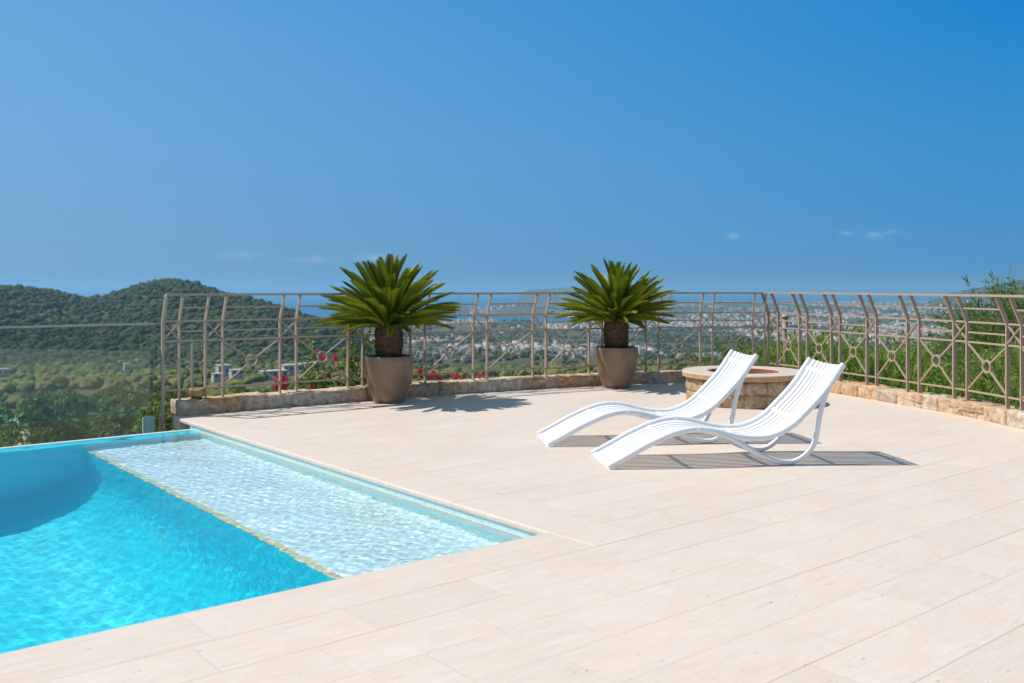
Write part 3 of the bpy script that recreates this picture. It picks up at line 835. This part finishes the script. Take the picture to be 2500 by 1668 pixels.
tb = MB(); tb.tube([(0,0,-.12),(.02,.01,.25),(0,.02,.6)], .03, 6); TRUNK = tb.mesh('trunk'); TRUNK.materials.append(M['bark'])
TREES = []
def tree(x, y, h, wid, kind=None, label='round green pine on the slope below the terrace', group='pines on the slope below the terrace'):
    z = float(height(x, y))
    root = empty('pine_tree', (x, y, z-.2), random.uniform(0, 6.28), label=label, cat='tree', group=group)
    for nm, me in (('crown', random.choice(CR)), ('trunk', TRUNK)):
        o = bpy.data.objects.new(nm, me); COL.objects.link(o); o.parent = root; o.scale = (wid, wid, h)
    TREES.append((x, y, wid))
tries = 0
while len(TREES) < 285 and tries < 9000:
    tries += 1
    D = 48*(430/48)**(random.random()**.8); p = random.uniform(-260, 1900); x = (p-CX)*D/F
    if p > 1000 and D < 120: continue
    wd = random.uniform(2.6, 5.2)*(1 if D > 90 else .7)
    if any((x-a)**2+(D-c)**2 < ((wd+w2)*.62)**2 for a, c, w2 in TREES): continue
    if min(np.hypot(ROAD[:, 0]-x, ROAD[:, 1]-D)) < wd*.8+1.6: continue
    if D < 345 and abs(p-50) < 22+wd*.45*F/D: continue
    tree(x, D, wd*random.uniform(1.15, 1.6), wd)

# the woods: one mass of canopy over hill and valley
def ico(lv):
    import bmesh
    bm = bmesh.new(); bmesh.ops.create_icosphere(bm, subdivisions=lv, radius=1)
    V = np.array([v.co[:] for v in bm.verts]); Fc = np.array([[v.index for v in f.verts] for f in bm.faces]); bm.free(); return V, Fc
def blobs(lv, nvar, seed):
    V, Fc = ico(lv); out = []
    for k in range(nvar):
        d = np.array([mnoise.noise(Vector(v)*1.7+Vector((k*7.3, seed, 0)))*.34 + mnoise.noise(Vector(v)*4.1+Vector((k, seed*3, 5)))*.24 for v in V])
        W = V*(1+d)[:, None]; W[:, 2] = W[:, 2]*.78+.30; out.append(W)
    return out, Fc
def scatter(XY, size, lv, nvar, seed, hfac=1.0, tint=None):
    vars_, Fc = blobs(lv, nvar, seed); n = len(XY); g = np.random.default_rng(seed)
    k = g.integers(0, nvar, n); B = np.stack(vars_)[k]
    a = g.uniform(0, 6.28, n); ca, sa = np.cos(a)[:, None], np.sin(a)[:, None]
    X_ = B[..., 0]*ca-B[..., 1]*sa; Y_ = B[..., 0]*sa+B[..., 1]*ca
    s_ = size[:, None]; Zg = height(XY[:, 0], XY[:, 1])[:, None]
    V = np.stack([XY[:, :1]+X_*s_, XY[:, 1:]+Y_*s_, Zg+B[..., 2]*s_*hfac*g.uniform(.8, 1.25, n)[:, None]], -1).reshape(-1, 3)
    Ff = (Fc[None]+(np.arange(n)*len(vars_[0]))[:, None, None]).reshape(-1, 3)
    tn = g.uniform(.82, 1.2, n)[:, None]*np.array([1, 1, 1])[None] * (1+g.normal(0, .07, (n, 3)))
    if tint is not None: tn = tn*np.asarray(tint)
    return V, Ff, np.repeat(tn, len(vars_[0]), 0)
def join(parts):
    o = 0; Vs = []; Fs = []; Ts = []
    for V, Fc, Tn in parts: Vs.append(V); Fs.append(Fc+o); Ts.append(Tn); o += len(V)
    return np.concatenate(Vs), np.concatenate(Fs), np.concatenate(Ts)
def pts_in(n, p0, p1, D0, D1, seed, pw=.5):
    g = np.random.default_rng(seed); D = (g.uniform(0, 1, n)*(D1**(1/pw)-D0**(1/pw))+D0**(1/pw))**pw
    p = g.uniform(p0, p1, n); return np.stack([(p-CX)*D/F, D], 1), p, D
def keep_off(XY, rad, lst, r2):
    L_ = np.array(lst); ok = np.ones(len(XY), bool)
    for i in range(0, len(XY), 2000):
        d2 = ((XY[i:i+2000, None]-L_[None])**2).sum(-1); ok[i:i+2000] = d2.min(1) > r2**2
    return ok

VILLAS = [(545, 660, 9, 7, 5.2), (577, 640, 8.5, 6, 3.0), (667, 620, 17, 8, 3.6), (532, 600, 7, 5, 2.8), (712, 700, 15, 8, 4.2), (309, 800, 4.5, 5, 5.5), (760, 760, 14, 8, 4.0), (6, 760, 9, 7, 4)]
VXY = [((p-CX)*D/F, D) for p, D, *_ in VILLAS]
parts = []
XY, p, D = pts_in(5200, -500, 1950, 230, 880, 21)
q = fbm(XY[:, 0]/70+9, XY[:, 1]/70); ok = (q > .34) & keep_off(XY, 0, VXY, 15) & keep_off(XY, 0, ROAD.tolist(), 6) & ~((p > 14) & (p < 88) & (D < 340)) & ((p < 1000) | (D < 700) | (q > .52))
# clear views down to the villas
for (vp, vD, *_r) in VILLAS: ok &= ~((np.abs(p-vp) < 26) & (D > vD-85) & (D < vD))
tc = np.array([(a, c) for a, c, _ in TREES]); ok &= keep_off(XY, 0, tc, 4.0)
XY = XY[ok]; parts.append(scatter(XY, np.random.default_rng(1).uniform(2.2, 4.4, len(XY)), 3, 10, 31, 1.15, np.array((2.3, 2.15, 1.25))+smooth((fbm(XY[:, 0]/110+30, XY[:, 1]/150)-.42)/.14)[:, None]*np.array((1.5, .35, .35))))
XY, p, D = pts_in(21000, -900, 930, 800, 1650, 22)
ok = fbm(XY[:, 0]/60, XY[:, 1]/60) > .22
XY = XY[ok]; parts.append(scatter(XY, np.random.default_rng(2).lognormal(1.15, .30, len(XY)).clip(1.8, 6.5), 2, 12, 33, 1.1, (.85, .92, .75)))
V, Fc, Tn = join(parts)
link('pine_woods', np_mesh('pine_woods', V, Fc, False, Tn), M['forest'], kind='stuff', label='dense dark green pine woods over the left hill and the valley', cat='woods')

# ------------------------------------------------------------------ town
def wallmat(name, col): return m_plain(name, col, .85, .08, .3)
WM = [wallmat('white_render', (.52, .50, .47)), wallmat('cream_render', (.43, .34, .26)), wallmat('terracotta_render', (.40, .21, .13))]
M['win'] = m_plain('dark_window', (.045, .055, .07), .2)
M['rooft'] = m_plain('clay_roof_tiles', (.36, .17, .10), .85, .2, 2)
M['roofw'] = m_plain('pale_flat_roof', (.55, .52, .49), .9, .1, 1)
def house_mesh(seed, wm, tall=False):
    r_ = random.Random(seed); b = MB()
    def block(x0, y0, x1, y1, h, z0=0):
        b.box((x0, y0, z0), (x1, y1, z0+h), mi=0)
        b.box((x0-.01, y0-.01, z0+h+.002), (x1+.01, y1+.01, z0+h+.03), mi=2)
        nf = max(1, int(round(h/.30)))
        for f in range(nf):
            zb = z0+h*(f+.3)/nf; zt_ = z0+h*(f+.78)/nf; k = max(2, int((x1-x0)/.22))
            for i in range(k):
                xa = x0+(x1-x0)*(i+.28)/k; xb = x0+(x1-x0)*(i+.72)/k
                b.add([(xa, y0-.004, zb), (xb, y0-.004, zb), (xb, y0-.004, zt_), (xa, y0-.004, zt_)], [(0,1,2,3)], mi=1)
                b.add([(xa, y1+.004, zb), (xb, y1+.004, zb), (xb, y1+.004, zt_), (xa, y1+.004, zt_)], [(3,2,1,0)], mi=1)
            k = max(1, int((y1-y0)/.25))
            for i in range(k):
                ya = y0+(y1-y0)*(i+.3)/k; yb = y0+(y1-y0)*(i+.7)/k
                for xx, o_ in ((x0-.004, (3,2,1,0)), (x1+.004, (0,1,2,3))):
                    b.add([(xx, ya, zb), (xx, yb, zb), (xx, yb, zt_), (xx, ya, zt_)], [o_], mi=1)
    if tall: block(-.5, -.3, .5, .3, r_.uniform(.7, .95)); block(-.2, -.2, .1, .1, .12, .96)
    else:
        block(-.5, -.34, .5, .34, r_.uniform(.28, .36))
        block(-.5, -.34, r_.uniform(-.1, .2), .3, .26, .40)
        if r_.random() < .7: block(.2, -.62, .5, -.345, .22)
    b.box((-.6, -.66, -.5), (.6, .4, .0), mi=0)
    return b
HM = []
for i in range(9):
    tall = i >= 6
    me = house_mesh(i, 0, tall).mesh('house'); 
    for m in (WM[[0, 0, 0, 1, 0, 2, 0, 1, 2][i]], M['win'], M['roofw'] if i not in (3, 5) else M['rooft']): me.materials.append(m)
    HM.append((me, ['white', 'white', 'white', 'cream', 'white', 'terracotta', 'white tall', 'cream tall', 'terracotta tall'][i]))
def townpts(n, p0, p1, D0, D1, seed, thr, freq):
    XY, p, D = pts_in(n, p0, p1, D0, D1, seed, .62)
    q = fbm(XY[:, 0]/freq+seed, XY[:, 1]/freq*.55); z = height(XY[:, 0], XY[:, 1])
    ok = (q > thr) & (z > SEA+.5) & ~((p > 2260) & (z > -95) & (np.arange(n) % 40 > 0) & (D > 3300))
    return XY[ok], D[ok]
T1, D1_ = townpts(1500, 960, 2650, 1050, 1900, 41, .47, 170)
hz = np.argsort(D1_)[:300]; near = T1[hz]
for (x, y) in near:
    me, kd = HM[int(rng.choice(9, p=[.2,.2,.16,.14,.14,.11,.02,.02,.01]))]
    s_ = rng.uniform(6.5, 9.5)
    o = bpy.data.objects.new('house', me); COL.objects.link(o)
    o.location = (x, y, float(height(x, y))); o.rotation_euler = (0, 0, rng.choice([.35, .35+math.pi/2, .1, -.3])); o.scale = (s_, s_, s_*.9)
    tag(o, f'{kd} house among the nearer rows of the valley town' if 'tall' not in kd else f'{kd.split()[0]} block of flats rising among the houses of the valley town', 'house', 'houses in the nearer part of the town')
def town_stuff(XYs, smin, smax, seed):
    g = np.random.default_rng(seed); Vs = []; Fs = []; o_ = 0; mi = []
    base = np.array([(-.5,-.5,-.4),(.5,-.5,-.4),(.5,.5,-.4),(-.5,.5,-.4),(-.5,-.5,1),(.5,-.5,1),(.5,.5,1),(-.5,.5,1)])
    fc = np.array([(4,5,6,7),(0,1,5,4),(1,2,6,5),(2,3,7,6),(3,0,4,7)])
    n = len(XYs); a = g.choice([.35, 1.92, .1, -.3], n)+g.normal(0, .05, n); ca, sa = np.cos(a)[:, None], np.sin(a)[:, None]
    L_ = g.uniform(smin, smax, n)[:, None]; W_ = L_*g.uniform(.5, 1, (n, 1)); Hh = np.where(g.random((n, 1)) < .12, g.uniform(7, 12, (n, 1)), g.uniform(3, 6, (n, 1)))
    bx, by = base[None, :, 0]*L_, base[None, :, 1]*W_
    z = height(XYs[:, 0], XYs[:, 1])[:, None]
    V = np.stack([XYs[:, :1]+bx*ca-by*sa, XYs[:, 1:]+bx*sa+by*ca, z+base[None, :, 2]*Hh], -1).reshape(-1, 3)
    Ff = (fc[None]+(np.arange(n)*8)[:, None, None]).reshape(-1, 4)
    pal = np.array([(.62,.60,.58),(.55,.51,.46),(.46,.36,.27),(.36,.19,.12),(.40,.38,.36),(.15,.14,.13)]); tn = pal[g.choice(6, n, p=[.26,.17,.20,.19,.10,.08])]*g.uniform(.6, 1.0, (n, 1))
    return V, Ff, np.repeat(tn, 8, 0)
rest = T1[np.argsort(D1_)[300:]]
T2, _ = townpts(11000, 880, 2700, 1900, 4000, 43, .45, 230)
T3, _ = townpts(10000, 1150, 2700, 4000, 9000, 45, .43, 420)
V, Fc, Tn = join([town_stuff(rest, 7, 12, 1), town_stuff(T2, 7, 13, 2), town_stuff(T3, 9, 19, 3)])
t = NT('town_render'); M['town'] = t.pbr(t.attr(), .85)
link('distant_town', np_mesh('distant_town', V, Fc, False, Tn), M['town'], kind='stuff', label='hazy sprawl of white, cream and terracotta houses spreading to the bay', cat='town')
# trees among the houses
pp = []
XY, p, D = pts_in(5200, 850, 2700, 880, 2600, 61); ok = (height(XY[:, 0], XY[:, 1]) > SEA+.4) & (fbm(XY[:, 0]/90, XY[:, 1]/90) > .40)
XY = XY[ok]; pp.append(scatter(XY, np.random.default_rng(4).uniform(2.2, 4.6, len(XY)), 1, 8, 63, 1.1, (.9, .95, 1.0)))
XY, p, D = pts_in(5200, 850, 2700, 2600, 8000, 62, .7); ok = (height(XY[:, 0], XY[:, 1]) > SEA+.4) & (fbm(XY[:, 0]/260, XY[:, 1]/260) > .44)
XY = XY[ok]; pp.append(scatter(XY, np.random.default_rng(5).uniform(5, 12, len(XY)), 1, 8, 64, .7, (.9, .95, 1.0)))
V, Fc, Tn = join(pp)
link('town_trees', np_mesh('town_trees', V, Fc, False, Tn), M['forest'], kind='stuff', label='dark green trees and scrub scattered between the houses of the town', cat='trees')

# white villas in the woods
VL = ['white cubic villa with a tall block, left of the long one in the woods', 'low white flat roofed annexe right beside the tall villa block', 'long low white villa among the pines beyond the left railing',
      'small white garage half hidden in the pines below the villa block', 'white villa behind the bougainvillea stems', 'lone small white house high in the woods behind the glass barrier',
      'white villa glimpsed just left of the nearer planter', 'pale house at the far left edge of the woods behind the glass']
for (p_, D_, wd, dp, ht), lb in zip(VILLAS, VL):
    x, y, z = bear(p_, D_); z += 2.6
    v_ = empty('villa', (x, y, z), .62, label=lb, cat='villa')
    b = MB(); b.box((-wd/2, -dp/2, -4), (wd/2, dp/2, ht)); vw = b.build('walls', WM[0], v_)
    b = MB(); b.box((-wd/2-.35, -dp/2-.6, ht+.01), (wd/2+.35, dp/2+.2, ht+.32)); b.build('roof', WM[0], v_)
    k = max(2, int(wd/3.2))
    for i in range(k):
        xa = -wd/2+wd*(i+.22)/k; xb = -wd/2+wd*(i+.78)/k
        b = MB(); b.box((xa, -dp/2-.03, .5), (xb, -dp/2-.005, min(ht-.4, 2.7))); b.build('window', M['win'], vw)

# ------------------------------------------------------------------ planting round the terrace
def shrub_mesh(seed, n, leaf, lw, droop, name='foliage', top=1.0):
    """upright feathery shoots, each set with narrow leaves"""
    g = random.Random(seed); Vs = []; Fs = []
    for i in range(n):
        a = g.uniform(0, 6.28); q = g.random()**.6
        base = Vector((.30*q*math.cos(a), .30*q*math.sin(a), g.uniform(.0, .52)))
        tipd = Vector((math.cos(a)*q*1.15, math.sin(a)*q*1.15, 1.0-.4*q*q)).normalized()
        ln = g.uniform(.40, .66)*(1-.15*q); cur = Vector((g.uniform(-.45, .45), g.uniform(-.45, .45), -droop))
        for j in range(15):
            t_ = (j+1)/15; pnt = base+tipd*ln*t_+cur*ln*t_*t_*.5
            for _ in range(3):
                d = Vector((g.gauss(0, 1), g.gauss(0, 1), g.gauss(.3, .8))).normalized(); d = (d*.8+tipd*.5).normalized()
                s_ = d.cross(Vector((g.gauss(0, 1), g.gauss(0, 1), g.gauss(0, 1)))).normalized()*lw
                l_ = leaf*g.uniform(.6, 1.2); o_ = len(Vs)
                Vs += [pnt-s_*.5, pnt+d*l_*.5+s_, pnt+d*l_, pnt+d*l_*.5-s_]; Fs.append((o_, o_+1, o_+2, o_+3))
    return np_mesh(name, [tuple(v) for v in Vs], Fs)
SM = [shrub_mesh(70+i, 460, .050, .0062, .55) for i in range(4)]
for m in SM: m.materials.append(M['shrub'])
CM = [shrub_mesh(90+i, 420, .06, .005, .55) for i in range(2)]
for m in CM: m.materials.append(M['conifer'])
sb = MB()
for k in range(7):
    a = k*.9; sb.tube([(0,0,-.1),(.12*math.cos(a),.12*math.sin(a),.25),(.26*math.cos(a),.26*math.sin(a),.6)], .012, 5)
STEM = sb.mesh('stems'); STEM.materials.append(M['bark'])
def shrub(x, y, z, h, wd, label, group=None, meshes=SM, name='shrub', cat='shrub', seed=0):
    r_ = random.Random(seed+x*7+y)
    root = empty(name, (x, y, z), r_.uniform(0, 6.28), label=label, cat=cat, group=group)
    for nm, me in (('foliage', r_.choice(meshes)), ('stems', STEM)):
        o = bpy.data.objects.new(nm, me); COL.objects.link(o); o.parent = root; o.scale = (wd, wd, h)
    return root
G = 'feathery shrubs behind the right railing'
# (bearing, depth, top height, width)
ROW = [(1745,15.6,.28,1.3),(1800,15.4,.62,1.5),(1850,15.2,.80,1.5),(1905,15.5,.78,1.5),(1945,14.6,.72,1.4),(1985,15.0,.86,1.5),(2030,14.2,.80,1.5),(2080,14.4,1.02,1.5),(2125,13.6,.82,1.5),(2165,13.9,.78,1.4),
       (2215,13.2,.60,1.5),(2262,12.8,.66,1.5),(2310,12.5,.50,1.5),(2350,12.0,.42,1.5),(2400,11.6,.5,1.5),(2450,11.2,.45,1.5),(2505,10.9,.5,1.5),(2570,10.6,.6,1.5),(1705,16.6,-.05,1.4),
       (1880,16.9,.55,1.8),(1960,16.6,.6,1.8),(2050,16.4,.7,1.8),(2140,15.8,.6,1.8),(2240,14.8,.4,1.8),(1930,13.9,.3,1.2),(2005,13.1,.25,1.2),(2085,12.4,.2,1.2),(2175,11.7,.12,1.2),(2270,11.0,.05,1.2),(2370,10.4,.0,1.2),(2470,9.9,.0,1.2)]
for i, (p_, D_, top, wd) in enumerate(ROW):
    x = (p_-CX)*D_/F; zb = -2.2
    lab = 'feathery bright green shrub massed behind the right railing'
    if i == 7: lab = 'tallest feathery shrub tip above the middle rail of the right railing'
    if i >= 24: x += .95; wd /= 1.25
    shrub(x, D_, zb, (top+.20-zb)/1.02, wd*1.25, lab, None if i == 7 else G, seed=i)
# tamarisk tree at the right edge
def big(x, y, z, h, wd, label):
    root = empty('tamarisk_tree', (x, y, z), label=label, cat='tree')
    r_ = random.Random(int(h*100))
    b = MB(); b.tube([(0,0,-.5),(.1,0,h*.3),(.0,.05,h*.65)], .09, 7); b.build('trunk', M['bark'], root)
    cb = []
    for k in range(9):
        a = k*2.4; q = .15+.6*(k/9)
        ex = Vector((math.cos(a)*wd*q*.55, math.sin(a)*wd*q*.55, h*(.42+.48*(1-q)*r_.uniform(.85, 1.1))))
        b = MB(); b.tube([(.05, 0, h*.25), tuple(ex*.6+Vector((0,0,h*.1))), tuple(ex)], .03, 5); b.build('branch', M['bark'], root)
        o = bpy.data.objects.new('foliage', CM[k % 2]); COL.objects.link(o); o.parent = root
        s_ = wd*r_.uniform(.42, .60); o.location = ex-Vector((0,0,s_*.5)); o.scale = (s_, s_, s_*1.15); o.rotation_euler = (r_.uniform(-.3,.3), r_.uniform(-.3,.3), r_.uniform(0, 6))
    return root
xx = lambda p_, D_: (p_-CX)*D_/F
big(xx(2590, 14.6), 14.6, -2.4, 3.75, 3.4, 'dark green feathery tamarisk at the right edge, taller than the railing')
big(xx(2550, 13.2), 13.2, -2.4, 3.0, 2.6, 'dark feathery tamarisk bush just inside the right edge, lower than the tall one')

def vine(root, path, nleaf, leaf, seed, spread=.06):
    g = random.Random(seed); C = catmull(path, 8)
    b = MB(); b.tube([tuple(p_) for p_ in C], .004, 5); b.build('stem', M['bark'], root)
    b = MB()
    for i in range(nleaf):
        p_ = Vector(C[g.randrange(len(C))]) + Vector((g.gauss(0, spread), g.gauss(0, spread), g.gauss(0, spread)))
        n_ = Vector((g.gauss(0, 1), g.gauss(-.6, 1), g.gauss(.8, .8))).normalized(); u = n_.orthogonal().normalized(); u.rotate(Matrix.Rotation(g.uniform(0, 6.28), 3, n_)); v_ = n_.cross(u); l_ = leaf*g.uniform(.7, 1.6)
        b.add([p_-u*l_, p_+v_*l_*.6+n_*l_*.12, p_+u*l_, p_-v_*l_*.6+n_*l_*.12], [(0,1,2,3)])
    b.build('leaves', M['vine'], root)
def flowers(root, c, rad, n, seed, size=.017):
    g = random.Random(seed); b = MB()
    for i in range(n):
        d = Vector((g.gauss(0, 1), g.gauss(0, 1), g.gauss(0, 1))).normalized(); p_ = Vector(c)+d*rad*g.random()**.4
        for k in range(3):
            n_ = (d+Vector((g.gauss(0, .6), g.gauss(0, .6), g.gauss(0, .6)))).normalized(); u = n_.orthogonal().normalized(); u.rotate(Matrix.Rotation(g.uniform(0, 6), 3, n_)); v_ = n_.cross(u)
            b.add([p_-u*size*.2, p_+u*size*.5+v_*size*.55, p_+u*size*1.2+n_*size*.3, p_+u*size*.5-v_*size*.55], [(0,1,2,3)])
    b.build('flowers', M['petal'], root)
def W(px, py, D): return Vector(((px-CX)*D/F, D, H-(py-Y0)*D/F))
def plant(name, at, label, cat='plant'):
    return empty(name, tuple(at), label=label, cat=cat)
def rel(o, *pp): return [tuple(p_-o.location) for p_ in pp]
# bougainvillea behind the left railing
o = plant('bougainvillea', W(790, 985, 11.75), 'bougainvillea with red flowers and tall thin shoots behind the left railing', 'bougainvillea')
for k, (a, c, d) in enumerate(((735, 880, 11.8), (765, 815, 11.9), (745, 835, 11.8), (810, 880, 11.8), (785, 900, 11.7), (830, 930, 11.8), (730, 930, 11.8))):
    vine(o, rel(o, W(790, 1000, 11.75), W((a+790)/2, (c+1000)/2+10, 11.8), W(a, c, d)), 90, .026, k, .05)
for k, (a, c, r_, n_) in enumerate(((788, 875, .055, 36), (817, 874, .052, 34), (775, 862, .03, 14), (782, 905, .03, 12), (803, 920, .03, 14), (762, 943, .045, 22), (783, 945, .03, 14), (857, 880, .03, 14), (752, 875, .02, 8))):
    flowers(o, rel(o, W(a, c, 11.75))[0], r_, n_, k)
o = plant('bougainvillea', W(868, 985, 11.85), 'leafy green bougainvillea shoots climbing the railing left of the nearer planter', 'bougainvillea')
for k, (a, c, d) in enumerate(((850, 775, 11.75), (862, 800, 11.8), (893, 775, 11.85), (905, 800, 11.9), (845, 850, 11.8))):
    vine(o, rel(o, W(868, 1000, 11.85), W((a+868)/2-6, (c+1000)/2, 11.8), W(a, c, d)), 110, .027, 20+k, .06)
for k, (a, c) in enumerate(((856, 885), (866, 872))): flowers(o, rel(o, W(a, c, 11.8))[0], .025, 10, 40+k)
o = plant('geranium', W(690, 958, 11.3), 'round ball of red flowers sitting on the wall behind the left railing', 'flowers')
flowers(o, rel(o, W(686, 935, 11.3))[0], .10, 210, 50, .02); vine(o, rel(o, W(690, 960, 11.3), W(686, 940, 11.3)), 24, .02, 51, .04)
o = plant('bougainvillea', W(1090, 960, 12.7), 'low magenta bougainvillea just right of the nearer planter, behind the wall', 'bougainvillea')
for k, (a, c, r_, n_) in enumerate(((1025, 905, .05, 30), (1030, 918, .04, 24), (1056, 914, .07, 50), (1075, 922, .05, 34), (1112, 921, .06, 44), (1130, 926, .05, 30), (1170, 918, .04, 20), (1180, 912, .03, 14))):
    flowers(o, rel(o, W(a, c, 12.6))[0], r_*.8, n_, 60+k)
for k, (a, c) in enumerate(((1030, 900), (1070, 918), (1130, 905), (1180, 912), (1210, 905))): vine(o, rel(o, W(1090, 975, 12.7), W(a, (c+975)/2, 12.65), W(a, c, 12.6)), 40, .02, 70+k, .05)
# greenery over the wall behind the palms
for i, (p_, D_, top) in enumerate(((1240,13.6,.10),(1300,13.9,.12),(1370,14.2,.08),(1480,14.8,.02),(1560,15.0,.03),(1640,15.3,.0))):
    shrub(xx(p_, D_), D_, -2.2, (top+2.2)/1.02, 1.2, 'low green shrub just showing over the wall behind the farther planter', 'low shrubs behind the wall', seed=200+i)
# leafy shoots at the pool's far edge
for i, (p_, D_, top, lab) in enumerate(((362,10.9,.02,'bright leafy plant behind the pool edge beside the stone wall'), (25,10.4,.10,'bright leafy plant behind the pool edge at the far left'))):
    o = plant('leafy_plant', (xx(p_, D_), D_, -.62), lab)
    for k in range(7):
        a = p_+random.uniform(-34, 26); y_ = Y0+F*(H-top*random.uniform(-2, 1))/D_
        vine(o, rel(o, Vector((xx(p_, D_), D_, -.6)), W((a+p_)/2, y_+40, D_), W(a, y_+random.uniform(-12, 45), D_)), 30, .03, 300+10*i+k, .06)

# ------------------------------------------------------------------ small things
q = Vector((-3.50, 10.34, .19))
o = empty('loose_rock', tuple(q), label='small flat ochre rock lying on the left end of the stone wall', cat='rock')
b = MB(); stone(b, Matrix.Translation((0, 0, .045)), .17, .12, .085, 5.2, (.50, .33, .16), n=(7,6,5), amp=.012, rnd=.5); b.build('rock', M['stone'], o, colattr=True, smooth=True)
b = MB(); stone(b, Matrix.Translation((.01, 0, -.006)), .10, .08, .035, 8.2, (.22, .14, .08), n=(5,4,4), amp=.006, rnd=.5); b.build('chip', M['stone'], o, colattr=True, smooth=True)
o = empty('garden_lamp', (xx(1917, 14.5), 14.5, -2.4), label='brown cylindrical garden lamp standing behind the railing corner', cat='lamp')
b = MB(); zt_ = H-(768-Y0)*14.5/F+2.4
b.lathe([(0, zt_), (.035, zt_-.004), (.055, zt_-.02), (.06, zt_-.045), (.045, zt_-.055)], 20); b.build('cap', M['rail'], o, smooth=True)
b = MB(); b.lathe([(.043, zt_-.05), (.043, zt_-.19), (.05, zt_-.195), (.05, zt_-.215), (.03, zt_-.22)], 20); b.build('head', M['rail'], o, smooth=True)
b = MB(); b.lathe([(.028, zt_-.215), (.028, 0)], 12); b.build('pole', M['rail'], o)

# ------------------------------------------------------------------ summer haze
HZ = True
if HZ:
    b = MB(); b.box((-30500, -30500, SEA-4.5), (30500, 30500, 95))
    t = NT('summer_haze'); pv = t.n('ShaderNodeVolumePrincipled', Density=9.5e-5)
    pv.inputs['Color'].default_value = (.36, .68, .93, 1); pv.inputs['Anisotropy'].default_value = .2
    t.t.links.new(pv.outputs[0], t.out.inputs['Volume'])
    b.build('haze', t.m, kind='stuff', label='thin blue summer haze over sea and town', cat='haze')
